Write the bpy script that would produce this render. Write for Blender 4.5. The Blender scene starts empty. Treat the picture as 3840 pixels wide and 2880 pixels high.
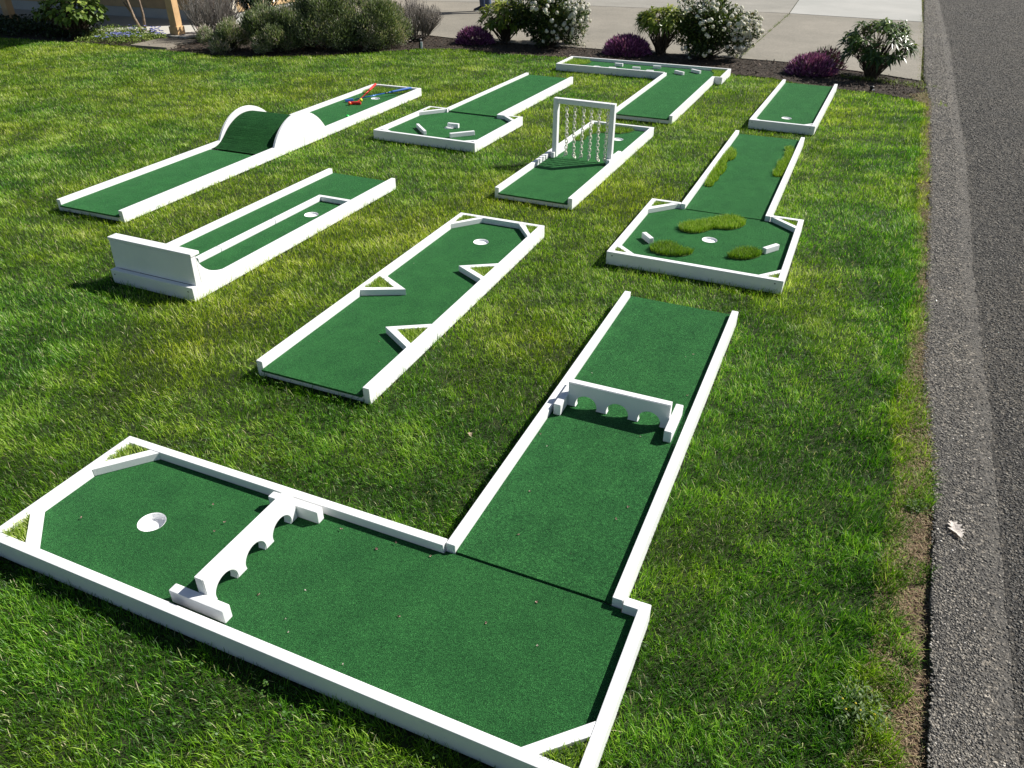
import bpy, bmesh, math, random
import numpy as np
from mathutils import Vector, Matrix
from mathutils.geometry import delaunay_2d_cdt
random.seed(7)
RNG = np.random.default_rng(11)
S = bpy.context.scene
COL = S.collection
R = math.radians

# ------------------------------------------------------------------ camera
RT = 0.105          # top of the white rails above the soil
CZ = 0.065          # top of the carpet above the soil
CAMZ = 2.03584568 + RT
PIT, ROL = 0.57376838, 0.00422387
cd = bpy.data.cameras.new('camera')
cam = bpy.data.objects.new('camera', cd)
COL.objects.link(cam)
cp, sp, cr, sr = math.cos(PIT), math.sin(PIT), math.cos(ROL), math.sin(ROL)
fw = Vector((0, cp, -sp)); up0 = Vector((0, sp, cp)); rt0 = Vector((1, 0, 0))
r2 = cr * rt0 + sr * up0; u2 = -sr * rt0 + cr * up0
M = Matrix((( r2.x, u2.x, -fw.x, 0), (r2.y, u2.y, -fw.y, 0), (r2.z, u2.z, -fw.z, CAMZ), (0, 0, 0, 1)))
cam.matrix_world = M
cd.sensor_width = 36; cd.lens = 36 * 2837.666 / 3840
cd.clip_start = 0.05; cd.clip_end = 500
S.camera = cam

# ------------------------------------------------------------------ world, sun, exposure
SUN_EL, SUN_AZ = R(42.8), R(72.8)     # azimuth clockwise from +Y
w = bpy.data.worlds.new('World'); S.world = w; w.use_nodes = True
nt = w.node_tree
sky = nt.nodes.new('ShaderNodeTexSky'); sky.sky_type = 'NISHITA'; sky.sun_disc = False
sky.sun_elevation = SUN_EL; sky.sun_rotation = SUN_AZ
bg = nt.nodes['Background']; bg.inputs['Strength'].default_value = 0.05
nt.links.new(sky.outputs[0], bg.inputs['Color'])
sd = bpy.data.lights.new('sun', 'SUN'); sd.energy = 5.0; sd.angle = R(0.53); sd.color = (1.0, 0.965, 0.90)
sun = bpy.data.objects.new('sun', sd); COL.objects.link(sun)
sv = Vector((math.sin(SUN_AZ) * math.cos(SUN_EL), math.cos(SUN_AZ) * math.cos(SUN_EL), math.sin(SUN_EL)))
sun.rotation_euler = sv.to_track_quat('Z', 'Y').to_euler()
sun.location = (8, 6, 12)
S.view_settings.view_transform = 'Standard'; S.view_settings.look = 'None'
S.view_settings.exposure = 0.56; S.view_settings.gamma = 1

# ------------------------------------------------------------------ helpers
def link(name, me, mat=None, parent=None):
    o = bpy.data.objects.new(name, me); COL.objects.link(o)
    if mat is not None and me is not None:
        for m_ in (mat if isinstance(mat, (list, tuple)) else [mat]): me.materials.append(m_)
    if parent is not None: o.parent = parent
    return o
def tag(o, label=None, cat=None, group=None, kind=None):
    if label: o['label'] = label
    if cat: o['category'] = cat
    if group: o['group'] = group
    if kind: o['kind'] = kind
    return o
def thing(name, label, cat, loc=(0, 0, 0), rotz=0, group=None):
    o = bpy.data.objects.new(name, None); COL.objects.link(o)
    o.empty_display_size = 0.1
    o.location = loc; o.rotation_euler = (0, 0, rotz)
    return tag(o, label, cat, group)
def finish(bm, name, mat, parent=None, smooth=False):
    bmesh.ops.recalc_face_normals(bm, faces=bm.faces)
    me = bpy.data.meshes.new(name); bm.to_mesh(me); bm.free()
    if smooth:
        for p in me.polygons: p.use_smooth = True
    return link(name, me, mat, parent)
def bevel_all(bm, w_=0.003, seg=2, geom=None):
    es = geom or [e for e in bm.edges if len(e.link_faces) == 2 and e.calc_face_angle(0) > 0.6]
    bmesh.ops.bevel(bm, geom=es, offset=w_, segments=seg, affect='EDGES', profile=0.6)
def prism(poly, z0, z1, name, mat, parent, bev=0.003):
    bm = bmesh.new()
    vs = [bm.verts.new((x, y, z0)) for x, y in poly]
    f = bm.faces.new(vs)
    r = bmesh.ops.extrude_face_region(bm, geom=[f])
    for v in r['geom']:
        if isinstance(v, bmesh.types.BMVert): v.co.z = z1
    bmesh.ops.recalc_face_normals(bm, faces=bm.faces)
    if bev: bevel_all(bm, bev)
    return finish(bm, name, mat, parent)
def rect(x0, y0, x1, y1): return [(x0, y0), (x1, y0), (x1, y1), (x0, y1)]
def boxo(x0, y0, z0, x1, y1, z1, name, mat, parent, bev=0.003):
    return prism(rect(x0, y0, x1, y1), z0, z1, name, mat, parent, bev)
def add_box(bm, c, s, rot=None):
    m = Matrix.Translation(c) @ (rot.to_4x4() if rot else Matrix()) @ Matrix.Diagonal((s[0], s[1], s[2], 1))
    return bmesh.ops.create_cube(bm, size=1, matrix=m)
def add_tube(bm, pts, rad, n=8, cap=True):
    pts = [Vector(p) for p in pts]; rings = []
    rads = rad if isinstance(rad, (list, tuple)) else [rad] * len(pts)
    for i, p in enumerate(pts):
        d = (pts[min(i + 1, len(pts) - 1)] - pts[max(i - 1, 0)]).normalized()
        a = d.orthogonal().normalized() if i == 0 else (pa - d * pa.dot(d)).normalized()
        pa = a; b = d.cross(a)
        rings.append([bm.verts.new(p + (a * math.cos(t) + b * math.sin(t)) * rads[i]) for t in [2 * math.pi * k / n for k in range(n)]])
    for i in range(len(rings) - 1):
        for k in range(n):
            bm.faces.new((rings[i][k], rings[i][(k + 1) % n], rings[i + 1][(k + 1) % n], rings[i + 1][k]))
    if cap: bm.faces.new(rings[0][::-1]); bm.faces.new(rings[-1])
def inpoly(px, py, poly):
    px = np.asarray(px); py = np.asarray(py); c = np.zeros(px.shape, bool)
    n = len(poly)
    for i in range(n):
        x0, y0 = poly[i]; x1, y1 = poly[(i + 1) % n]
        if y0 == y1: continue
        t = ((y0 > py) != (y1 > py)) & (px < (x1 - x0) * (py - y0) / (y1 - y0) + x0)
        c ^= t
    return c
def circ(x, y, r, n=40): return [(x + r * math.cos(2 * math.pi * k / n), y + r * math.sin(2 * math.pi * k / n)) for k in range(n)]
def sheet_tris(outline, holes=()):
    vs = []; es = []
    for loop in [outline] + list(holes):
        b = len(vs); vs += [Vector(p) for p in loop]; n = len(loop)
        es += [(b + i, b + (i + 1) % n) for i in range(n)]
    v, e, f, _, _, _ = delaunay_2d_cdt(vs, es, [], 0, 1e-6)
    out = []
    for t in f:
        cx = sum(v[i].x for i in t) / len(t); cy = sum(v[i].y for i in t) / len(t)
        if not inpoly([cx], [cy], outline)[0]: continue
        if any(inpoly([cx], [cy], h)[0] for h in holes): continue
        out.append(t)
    return v, out
def slab(outline, holes, z0, z1, name, mat, parent=None):
    v, f = sheet_tris(outline, holes)
    bm = bmesh.new(); vs = [bm.verts.new((p.x, p.y, z0)) for p in v]
    fs = []
    for t in f:
        try: fs.append(bm.faces.new([vs[i] for i in t]))
        except ValueError: pass
    r = bmesh.ops.extrude_face_region(bm, geom=fs)
    for q in r['geom']:
        if isinstance(q, bmesh.types.BMVert): q.co.z = z1
    for q in [q for q in bm.verts if not q.link_faces]: bm.verts.remove(q)
    return finish(bm, name, mat, parent)
def vnoise(x, y, s=1.0, seed=0):
    x = np.asarray(x) * s; y = np.asarray(y) * s
    xi = np.floor(x).astype(np.int64); yi = np.floor(y).astype(np.int64); fx = x - xi; fy = y - yi
    fx = fx * fx * (3 - 2 * fx); fy = fy * fy * (3 - 2 * fy)
    def h(a, b):
        n = (a * 374761393 + b * 668265263 + seed * 974634777) & 0xffffffff
        n = ((n ^ (n >> 13)) * 1274126177) & 0xffffffff
        return ((n ^ (n >> 16)) & 0xffff) / 65535.0
    return (h(xi, yi) * (1 - fx) + h(xi + 1, yi) * fx) * (1 - fy) + (h(xi, yi + 1) * (1 - fx) + h(xi + 1, yi + 1) * fx) * fy
def mesh_np(name, V, faces_flat, loop_tot, attrs=None):
    """V (n,3); faces_flat loop vertex indices; loop_tot loops per face"""
    me = bpy.data.meshes.new(name)
    me.vertices.add(len(V)); me.vertices.foreach_set('co', np.asarray(V, np.float32).ravel())
    me.loops.add(len(faces_flat)); me.loops.foreach_set('vertex_index', np.asarray(faces_flat, np.int32))
    me.polygons.add(len(loop_tot))
    ls = np.zeros(len(loop_tot), np.int32); ls[1:] = np.cumsum(loop_tot)[:-1]
    me.polygons.foreach_set('loop_start', ls); me.polygons.foreach_set('loop_total', np.asarray(loop_tot, np.int32))
    for k, a in (attrs or {}).items():
        at = me.attributes.new(k, 'FLOAT', 'POINT'); at.data.foreach_set('value', np.asarray(a, np.float32))
    me.update(calc_edges=True); me.validate()
    return me
def blades_arr(P, az, L, W_, lean, base=0.15):
    """grass blades as curved tapering ribbons; returns V, faces, totals (7 verts, 3 faces each)"""
    n = len(P); ts = np.array([0, .38, .74, 1.0]); wid = np.array([.8, 1.0, .62, 0])
    ang = base * np.ones(n); d = np.stack([np.cos(az), np.sin(az)], 1)
    tw = az + np.pi / 2 + RNG.normal(0, .5, n); s = np.stack([np.cos(tw), np.sin(tw), np.zeros(n)], 1)
    pos = P.copy(); V = np.zeros((n, 7, 3)); j = 0
    for k in range(4):
        if k:
            st = (ts[k] - ts[k - 1]) * L; a = ang + lean * (ts[k] + ts[k - 1]) / 2
            pos = pos + np.stack([d[:, 0] * np.sin(a) * st, d[:, 1] * np.sin(a) * st, np.cos(a) * st], 1)
        if k < 3:
            V[:, j] = pos - s * (W_ * wid[k] / 2)[:, None]; V[:, j + 1] = pos + s * (W_ * wid[k] / 2)[:, None]; j += 2
        else: V[:, 6] = pos
    F = np.array([0, 1, 3, 2, 2, 3, 5, 4, 4, 5, 6]); T = np.array([4, 4, 3])
    idx = (np.arange(n)[:, None] * 7 + F[None]).ravel()
    return V.reshape(-1, 3), idx, np.tile(T, n)
def leaves_arr(P, D, N, L, W_, droop=0.0, fold=0.25):
    """pointed folded leaves: base, left, mid, right, tip2... 6 verts, 4 tris"""
    n = len(P); D = D / np.linalg.norm(D, axis=1, keepdims=True)
    Sd = np.cross(D, N); Sd /= np.maximum(np.linalg.norm(Sd, axis=1, keepdims=True), 1e-6); U = np.cross(Sd, D)
    L = np.asarray(L)[:, None] * np.ones((n, 1)); W2 = np.asarray(W_)[:, None] * .5 * np.ones((n, 1))
    g = np.array([0, 0, -1.0])
    V = np.zeros((n, 6, 3))
    V[:, 0] = P
    m = P + D * L * .5 + g * droop * L * .2
    V[:, 1] = m - Sd * W2 + U * W2 * fold; V[:, 2] = m; V[:, 3] = m + Sd * W2 + U * W2 * fold
    V[:, 4] = P + D * L * .82 + g * droop * L * .6 + Sd * W2 * .0
    V[:, 5] = P + D * L + g * droop * L * .85
    F = np.array([0, 2, 1, 0, 3, 2, 1, 2, 5, 2, 3, 5]); T = np.array([3, 3, 3, 3])
    idx = (np.arange(n)[:, None] * 6 + F[None]).ravel()
    return V.reshape(-1, 3), idx, np.tile(T, n)
class Acc:
    def __init__(s): s.V = []; s.F = []; s.T = []; s.A = []; s.M = []; s.n = 0
    def add(s, V, F, T, rnd, mat=0):
        s.V.append(V); s.F.append(F + s.n); s.T.append(T); s.n += len(V); s.M.append(np.full(len(T), mat, np.int32))
        r = np.asarray(rnd, float)
        s.A.append(np.repeat(r, len(V) // len(r)) if len(r) != len(V) else r)
    def build(s, name, mat, parent=None):
        me = mesh_np(name, np.concatenate(s.V), np.concatenate(s.F), np.concatenate(s.T), {'rnd': np.concatenate(s.A)})
        o = link(name, me, mat, parent)
        me.polygons.foreach_set('material_index', np.concatenate(s.M)); return o
def tubes_arr(A, B, r0, r1):
    """3-sided twigs from A to B"""
    n = len(A); D = B - A; D /= np.maximum(np.linalg.norm(D, axis=1, keepdims=True), 1e-6)
    h = np.where(np.abs(D[:, 2:3]) > .9, np.array([[1., 0, 0]]), np.array([[0, 0, 1.]]))
    X = np.cross(D, h); X /= np.linalg.norm(X, axis=1, keepdims=True); Y = np.cross(D, X)
    V = np.zeros((n, 6, 3)); r0 = np.asarray(r0)[:, None]; r1 = np.asarray(r1)[:, None]
    for k in range(3):
        c, s_ = math.cos(2.0944 * k), math.sin(2.0944 * k)
        V[:, k] = A + (X * c + Y * s_) * r0; V[:, 3 + k] = B + (X * c + Y * s_) * r1
    F = np.array([0, 1, 4, 3, 1, 2, 5, 4, 2, 0, 3, 5]); T = np.array([4, 4, 4])
    return V.reshape(-1, 3), (np.arange(n)[:, None] * 6 + F[None]).ravel(), np.tile(T, n)

# ------------------------------------------------------------------ materials
def newmat(name):
    m = bpy.data.materials.new(name); m.use_nodes = True
    n = m.node_tree.nodes; l = m.node_tree.links; b = n['Principled BSDF']
    return m, n, l, b
def coords(n, l, scale=1.0, kind='Object'):
    tc = n.new('ShaderNodeTexCoord'); return tc.outputs[kind]
def noise(n, l, vec, scale, detail=4, rough=.55, dist=0):
    t = n.new('ShaderNodeTexNoise'); t.inputs['Scale'].default_value = scale; t.inputs['Detail'].default_value = detail
    t.inputs['Roughness'].default_value = rough; t.inputs['Distortion'].default_value = dist
    l.new(vec, t.inputs['Vector']); return t.outputs['Fac']
def ramp(n, l, fac, stops, interp='LINEAR'):
    r = n.new('ShaderNodeValToRGB'); r.color_ramp.interpolation = interp; e = r.color_ramp.elements
    while len(e) < len(stops): e.new(0.5)
    for q, (p, c) in zip(e, stops): q.position = p; q.color = (*c, 1)
    l.new(fac, r.inputs[0]); return r.outputs[0]
def mixc(n, l, fac, a, b, mode='MIX'):
    m = n.new('ShaderNodeMix'); m.data_type = 'RGBA'; m.blend_type = mode
    for s_, v in ((m.inputs[0], fac), (m.inputs[6], a), (m.inputs[7], b)):
        if isinstance(v, (int, float)): s_.default_value = v
        elif isinstance(v, tuple): s_.default_value = (*v, 1)
        else: l.new(v, s_)
    return m.outputs[2]
def bump(n, l, b, h, strength=.3, dist=.01):
    k = n.new('ShaderNodeBump'); k.inputs['Strength'].default_value = strength; k.inputs['Distance'].default_value = dist
    l.new(h, k.inputs['Height']); l.new(k.outputs[0], b.inputs['Normal']); return k
def attr(n, name='rnd'):
    a = n.new('ShaderNodeAttribute'); a.attribute_name = name; return a.outputs['Fac']
def mathn(n, l, op, a, b=None, clamp=False):
    m = n.new('ShaderNodeMath'); m.operation = op; m.use_clamp = clamp
    for i, v in enumerate((a, b)):
        if v is None: continue
        if isinstance(v, (int, float)): m.inputs[i].default_value = v
        else: l.new(v, m.inputs[i])
    return m.outputs[0]

def mat_simple(name, col, rough=.5, nscale=0, namp=.12, bumps=0, spec=.5, metal=0):
    m, n, l, b = newmat(name); b.inputs['Roughness'].default_value = rough; b.inputs['Metallic'].default_value = metal
    b.inputs['Specular IOR Level'].default_value = spec
    b.inputs['Base Color'].default_value = (*col, 1)
    if nscale:
        v = coords(n, l); f = noise(n, l, v, nscale)
        dk = tuple(c * (1 - namp * 2) for c in col); lt = tuple(min(1, c * (1 + namp)) for c in col)
        l.new(ramp(n, l, f, [(.3, dk), (.7, lt)]), b.inputs['Base Color'])
        if bumps: bump(n, l, b, f, bumps, .004)
    return m
def mat_white():
    m, n, l, b = newmat('white_paint'); b.inputs['Roughness'].default_value = .42
    v = coords(n, l)
    f = noise(n, l, v, 5, 5, .6)
    c = ramp(n, l, f, [(.25, (.74, .745, .75)), (.7, (.82, .82, .82))])
    g = noise(n, l, v, 60, 3, .7)
    spots = ramp(n, l, g, [(.22, (.42, .38, .32)), (.27, (1, 1, 1))])
    l.new(mixc(n, l, .55, c, spots, 'MULTIPLY'), b.inputs['Base Color'])
    h = noise(n, l, v, 140, 4, .6); bump(n, l, b, h, .12, .002)
    return m
def mat_carpet(name='green_carpet'):
    m, n, l, b = newmat(name); b.inputs['Roughness'].default_value = .85
    b.inputs['Specular IOR Level'].default_value = .1
    v = coords(n, l)
    f1 = noise(n, l, v, 260, 3, .8); f2 = noise(n, l, v, 9, 4, .6); f3 = noise(n, l, v, 75, 3, .75)
    c = ramp(n, l, f1, [(.28, (.002, .009, .003)), (.42, (.009, .050, .014)), (.54, (.023, .118, .030)), (.66, (.052, .215, .056)), (.78, (.18, .48, .15))])
    c2 = ramp(n, l, f2, [(.3, (.72, .78, .78)), (.7, (1.15, 1.12, 1.1))])
    c3 = ramp(n, l, f3, [(.3, (.6, .62, .62)), (.7, (1.35, 1.32, 1.3))])
    k = mixc(n, l, 1.0, mixc(n, l, 1.0, c, c2, 'MULTIPLY'), c3, 'MULTIPLY')
    l.new(k, b.inputs['Base Color'])
    b.inputs['Sheen Weight'].default_value = .13; b.inputs['Sheen Roughness'].default_value = .5
    b.inputs['Sheen Tint'].default_value = (.28, .85, .38, 1)
    bump(n, l, b, f1, 1.0, .006)
    return m
def mat_leaf(name, stops, rough=.42, trans=.3, spec=.5, nscale=0, stops2=None, dry=None):
    """stops over per-leaf random; optional second ramp blended by noise"""
    m, n, l, b = newmat(name); b.inputs['Roughness'].default_value = rough; b.inputs['Specular IOR Level'].default_value = spec
    c = ramp(n, l, attr(n), stops)
    if stops2:
        fac = attr(n, dry) if dry else ramp(n, l, noise(n, l, coords(n, l), nscale), [(.4, (0, 0, 0)), (.6, (1, 1, 1))])
        c = mixc(n, l, fac, c, ramp(n, l, attr(n), stops2))
    l.new(c, b.inputs['Base Color'])
    t = n.new('ShaderNodeBsdfTranslucent'); l.new(mixc(n, l, 1.0, c, (1.1, 1.25, .5), 'MULTIPLY'), t.inputs['Color'])
    mx = n.new('ShaderNodeMixShader'); mx.inputs[0].default_value = trans
    l.new(b.outputs[0], mx.inputs[1]); l.new(t.outputs[0], mx.inputs[2]); l.new(mx.outputs[0], n['Material Output'].inputs['Surface'])
    return m
WHITE = mat_white(); CARPET = mat_carpet()
CUPW = mat_simple('cup_plastic', (.88, .88, .88), .5)
BARKM = mat_simple('bark', (.10, .075, .055), .9, 14, .3, .5)
TURF = mat_leaf('artificial_turf', [(0, (.03, .08, .005)), (.45, (.15, .28, .014)), (.8, (.34, .48, .045)), (1, (.56, .62, .22))], .55, .4)
TURFD = mat_simple('turf_backing', (.05, .09, .015), .9)
GRASS = mat_leaf('lawn_grass',
    [(0, (.020, .080, .003)), (.35, (.070, .22, .008)), (.65, (.17, .39, .016)), (.86, (.36, .58, .07)), (.94, (.58, .68, .28)), (1, (.64, .54, .36))], .45, .42, .4,
    stops2=[(0, (.10, .155, .003)), (.35, (.26, .36, .008)), (.65, (.45, .53, .016)), (.86, (.68, .68, .09)), (.94, (.78, .74, .32)), (1, (.64, .52, .32))], dry='dry')
DRYG = mat_leaf('dry_grass', [(0, (.10, .055, .025)), (.4, (.26, .17, .09)), (.65, (.46, .35, .21)), (.72, (.12, .16, .03)), (1, (.26, .32, .06))], .7, .2)

# ------------------------------------------------------------------ setting: ground, road, drive, bed
def mat_ground():
    m, n, l, b = newmat('soil'); b.inputs['Roughness'].default_value = .95
    v = coords(n, l); f = noise(n, l, v, 30, 5, .7); g = noise(n, l, v, 2.0, 3)
    c = ramp(n, l, f, [(.3, (.010, .017, .003)), (.6, (.03, .045, .008)), (.8, (.07, .07, .022))])
    l.new(mixc(n, l, 1.0, c, ramp(n, l, g, [(.3, (.8, .9, .7)), (.7, (1.2, 1.1, 1))]), 'MULTIPLY'), b.inputs['Base Color'])
    bump(n, l, b, f, .8, .01); return m
def sheetobj(poly, z, name, mat, thick=None):
    if thick: return slab(poly, [], z - thick, z, name, mat)
    v, f = sheet_tris(poly); bm = bmesh.new(); vs = [bm.verts.new((p.x, p.y, z)) for p in v]
    for t in f:
        q = bm.faces.new([vs[i] for i in t])
        q.normal_update()
        if q.normal.z < 0: q.normal_flip()
    me = bpy.data.meshes.new(name); bm.to_mesh(me); bm.free(); return link(name, me, mat)
tag(sheetobj(rect(-150, -60, 150, 240), 0, 'ground', mat_ground()), kind='structure')

def mat_asphalt(name, dark=1.0, dust=False):
    m, n, l, b = newmat(name); b.inputs['Roughness'].default_value = .9; b.inputs['Specular IOR Level'].default_value = .25
    v = coords(n, l)
    vo = n.new('ShaderNodeTexVoronoi'); vo.inputs['Scale'].default_value = 105; l.new(v, vo.inputs['Vector'])
    vo.inputs['Randomness'].default_value = 1
    sep = n.new('ShaderNodeSeparateColor'); l.new(vo.outputs['Color'], sep.inputs[0])
    c = ramp(n, l, sep.outputs[0], [(0, (.035 * dark,) * 3), (.45, (.08 * dark, .077 * dark, .072 * dark)), (.8, (.135 * dark, .125 * dark, .108 * dark)), (.94, (.24 * dark, .21 * dark, .17 * dark)), (1, (.5 * dark, .45 * dark, .38 * dark))])
    gap = ramp(n, l, noise(n, l, v, 85, 4, .75, .4), [(.40, (.12, .12, .12)), (.52, (1, 1, 1))])
    g = noise(n, l, v, 1.3, 5, .6); g2 = noise(n, l, v, 11, 4, .6)
    v2 = n.new('ShaderNodeTexVoronoi'); v2.inputs['Scale'].default_value = 260; l.new(v, v2.inputs['Vector']); s2 = n.new('ShaderNodeSeparateColor'); l.new(v2.outputs['Color'], s2.inputs[0])
    c = mixc(n, l, .38, c, ramp(n, l, s2.outputs[1], [(0, (.02 * dark,) * 3), (.5, (.08 * dark, .076 * dark, .07 * dark)), (1, (.30 * dark, .27 * dark, .23 * dark))]))
    c = mixc(n, l, .9, c, gap, 'MULTIPLY')
    c = mixc(n, l, 1.0, c, ramp(n, l, g, [(.3, (.85, .86, .88)), (.7, (1.12, 1.1, 1.06))]), 'MULTIPLY')
    c = mixc(n, l, 1.0, c, ramp(n, l, g2, [(.3, (.85, .85, .85)), (.7, (1.12, 1.12, 1.12))]), 'MULTIPLY')
    if dust:
        a = attr(n, 'rnd'); a2 = mathn(n, l, 'MULTIPLY', a, ramp(n, l, g2, [(.3, (.35,) * 3), (.6, (1,) * 3)]))
        c = mixc(n, l, mathn(n, l, 'MULTIPLY', a2, .62), c, (.15, .14, .125))
    l.new(c, b.inputs['Base Color'])
    h = mathn(n, l, 'ADD', mathn(n, l, 'MULTIPLY', mathn(n, l, 'SUBTRACT', 1.0, vo.outputs['Distance']), .35), mathn(n, l, 'MULTIPLY', noise(n, l, v, 85, 4, .75, .4), 1.6))
    bump(n, l, b, h, .9, .012); return m
SEAM = [(11.6, 23.5), (10.49, 20.86), (8.84, 17.17), (7.35, 13.8), (5.66, 10.13), (5.1, 8.91), (4.51, 7.59), (3.09, 4.65), (2.35, 3.04), (1.84, 1.99), (1.61, 1.5), (0.7, -0.4), (-1.5, -5)]
EDGE = [(11.25, 23.5), (10.12, 20.84), (8.24, 16.73), (5.63, 10.98), (5.17, 9.82), (3.66, 6.54), (2.85, 4.82), (2.16, 3.36), (1.87, 2.63), (1.73, 2.32), (1.61, 2.06), (1.45, 1.73), (1.32, 1.45), (1.22, 1.25), (0.45, -0.4), (-1.7, -5)]
def resample(poly, step, jit=0, seed=0):
    out = []; rr = random.Random(seed)
    for (x0, y0), (x1, y1) in zip(poly, poly[1:]):
        L = math.hypot(x1 - x0, y1 - y0); n_ = max(1, int(L / step))
        nx, ny = (1, 0) if jit else (-(y1 - y0) / L, (x1 - x0) / L)
        for k in range(n_):
            t = k / n_; d = rr.gauss(0, jit)
            out.append((x0 + (x1 - x0) * t + nx * d, y0 + (y1 - y0) * t + ny * d))
    return out + [poly[-1]]
edge_r = resample(EDGE, .045, .007, 3)
# shoulder strip between edge and seam, raised lip of real thickness
def strip(A_, B_, z, name, mat, m_=10, thick=.035):
    ya = np.array([p[1] for p in A_][::-1]); xa = np.array([p[0] for p in A_][::-1])
    yb = np.array([p[1] for p in B_][::-1]); xb = np.array([p[0] for p in B_][::-1])
    Y = np.arange(-5, 23.4, .05); XA = np.interp(Y, ya, xa); XB = np.interp(Y, yb, xb)
    V = []; A = []
    for j in range(m_ + 1):
        t = j / m_; X = XA * (1 - t) + XB * t
        V.append(np.stack([X, Y, np.full_like(Y, z)], 1)); A.append(np.clip((t - .70) / .16, 0, 1) * np.clip((1.04 - t) / .12, 0, 1) * np.ones_like(Y))
    V.insert(0, np.stack([XA, Y, np.full_like(Y, z - thick)], 1)); A.insert(0, np.zeros_like(Y))
    n_ = len(Y); F = []
    for j in range(m_ + 1):
        i = np.arange(n_ - 1); F.append(np.stack([j * n_ + i, (j + 1) * n_ + i, (j + 1) * n_ + i + 1, j * n_ + i + 1], 1))
    F = np.concatenate(F); me = mesh_np(name, np.concatenate(V), F.ravel(), np.full(len(F), 4), {'rnd': np.concatenate(A)})
    return link(name, me, mat)
tag(strip(edge_r, SEAM, .032, 'road_shoulder', mat_asphalt('asphalt_shoulder', 1.6, True)), kind='structure')
road_poly = resample([(x - .01, y) for x, y in SEAM], .06, .006, 9) + [(40, -5), (40, 23.5)]
tag(sheetobj(road_poly, .0335, 'road', mat_asphalt('asphalt', 1.0)), kind='structure')

def mat_concrete(name, base, agg=0.0, stain=.2):
    m, n, l, b = newmat(name); b.inputs['Roughness'].default_value = .88; b.inputs['Specular IOR Level'].default_value = .3
    v = coords(n, l); f = noise(n, l, v, 2.2, 6, .65); g = noise(n, l, v, 60, 4, .7); s_ = noise(n, l, v, .5, 3, .5, .6)
    c = ramp(n, l, f, [(.25, tuple(x * (1 - stain) for x in base)), (.75, tuple(x * (1 + stain * .5) for x in base))])
    c = mixc(n, l, 1.0, c, ramp(n, l, g, [(.3, (1 - agg,) * 3), (.7, (1 + agg,) * 3)]), 'MULTIPLY')
    c = mixc(n, l, 1.0, c, ramp(n, l, s_, [(.35, (.9, .9, .88)), (.65, (1.06, 1.05, 1.03))]), 'MULTIPLY')
    l.new(c, b.inputs['Base Color']); bump(n, l, b, g, .4 * agg + .08, .004); return m
AGG = mat_concrete('aggregate_concrete', (.245, .225, .19), .34, .14)
CONC = mat_concrete('grey_concrete', (.29, .275, .245), .2, .14)
CONCN = mat_concrete('pale_concrete', (.38, .375, .355), .05, .07)
near = [(-5.3, 16.05), (-3.6, 15.5), (-1.48, 14.74), (-1.0, 14.42), (1.36, 13.42), (2.5, 13.0), (3.49, 12.63)]
near2 = [(3.512, 12.62), (4.29, 12.26), (5.23, 11.39), (5.58, 10.98)]
j1 = [(-4.4, 20.6), (-1.79, 19.92), (0.11, 19.67), (1.55, 19.2), (3.13, 18.75), (5.29, 18.19), (5.905, 17.98)]
j1b = [(5.93, 17.97), (8.22, 16.74)]
tag(slab(near + [(5.905, 17.96)] + [(x, y - .012) for x, y in j1[::-1][1:]], [], .0, .026, 'driveway', AGG), kind='structure')
tag(slab(near2 + [(8.24, 16.71), (5.925, 17.95)], [], .0, .026, 'driveway', AGG), kind='structure')
tag(slab([(x, y + .012) for x, y in j1] + [(8.05, 23.4), (-3.3, 23.4)], [], .0, .028, 'driveway', CONC), kind='structure')
tag(slab([(x, y + .012) for x, y in j1b] + [(11.2, 23.4), (8.08, 23.4)], [], .0, .029, 'driveway', CONCN), kind='structure')

LAWN_FAR = [(-12, 15.0), (-9.0, 14.41), (-8.07, 14.10), (-7.36, 13.9), (-6.98, 13.8), (-6.51, 13.6), (-6.01, 13.3), (-5.54, 13.15), (-4.8, 12.8), (-4.3, 12.68), (-3.78, 12.67), (-2.9, 12.8), (-2.04, 13.18), (-1.51, 13.4), (-1.1, 13.42), (-0.77, 13.4), (-0.22, 12.98), (0.69, 12.75), (2.36, 12.2), (3.1, 11.44), (3.61, 11.17), (3.73, 10.94), (4.26, 10.47), (4.74, 10.2), (4.91, 9.95), (5.0, 9.75)]
LAWN_R = [(5.09, 9.5), (3.68, 6.54), (3.14, 5.31), (2.54, 4.04), (2.16, 3.32), (1.95, 2.94), (1.78, 2.5), (1.68, 2.32), (1.53, 2.06), (1.44, 1.88), (1.38, 1.73), (1.27, 1.54), (1.20, 1.38), (1.05, 1.2), (.33, -.4)]
LAWN = LAWN_FAR + LAWN_R + [(-3.5, -.4), (-12, 8)]
def mat_mulch():
    m, n, l, b = newmat('mulch'); b.inputs['Roughness'].default_value = .95
    v = coords(n, l); f = noise(n, l, v, 38, 5, .75, 1.5)
    l.new(ramp(n, l, f, [(.3, (.010, .007, .004)), (.55, (.034, .023, .013)), (.75, (.08, .055, .034))]), b.inputs['Base Color'])
    bump(n, l, b, f, 1, .02); return m
bed = LAWN_FAR[1:] + [(5.15, 9.84), (5.6, 10.97), (5.23, 11.37), (4.29, 12.24), (3.50, 12.61)] + near[::-1][1:] + [(-5.35, 14.1), (-6.2, 14.55), (-9.2, 15.6)]
tag(sheetobj(bed, .012, 'planting_bed', mat_mulch()), kind='structure')
verge = [(x - .02, y) for x, y in LAWN_R] + [(x + .03, y) for x, y in EDGE[::-1][1:12]]
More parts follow.
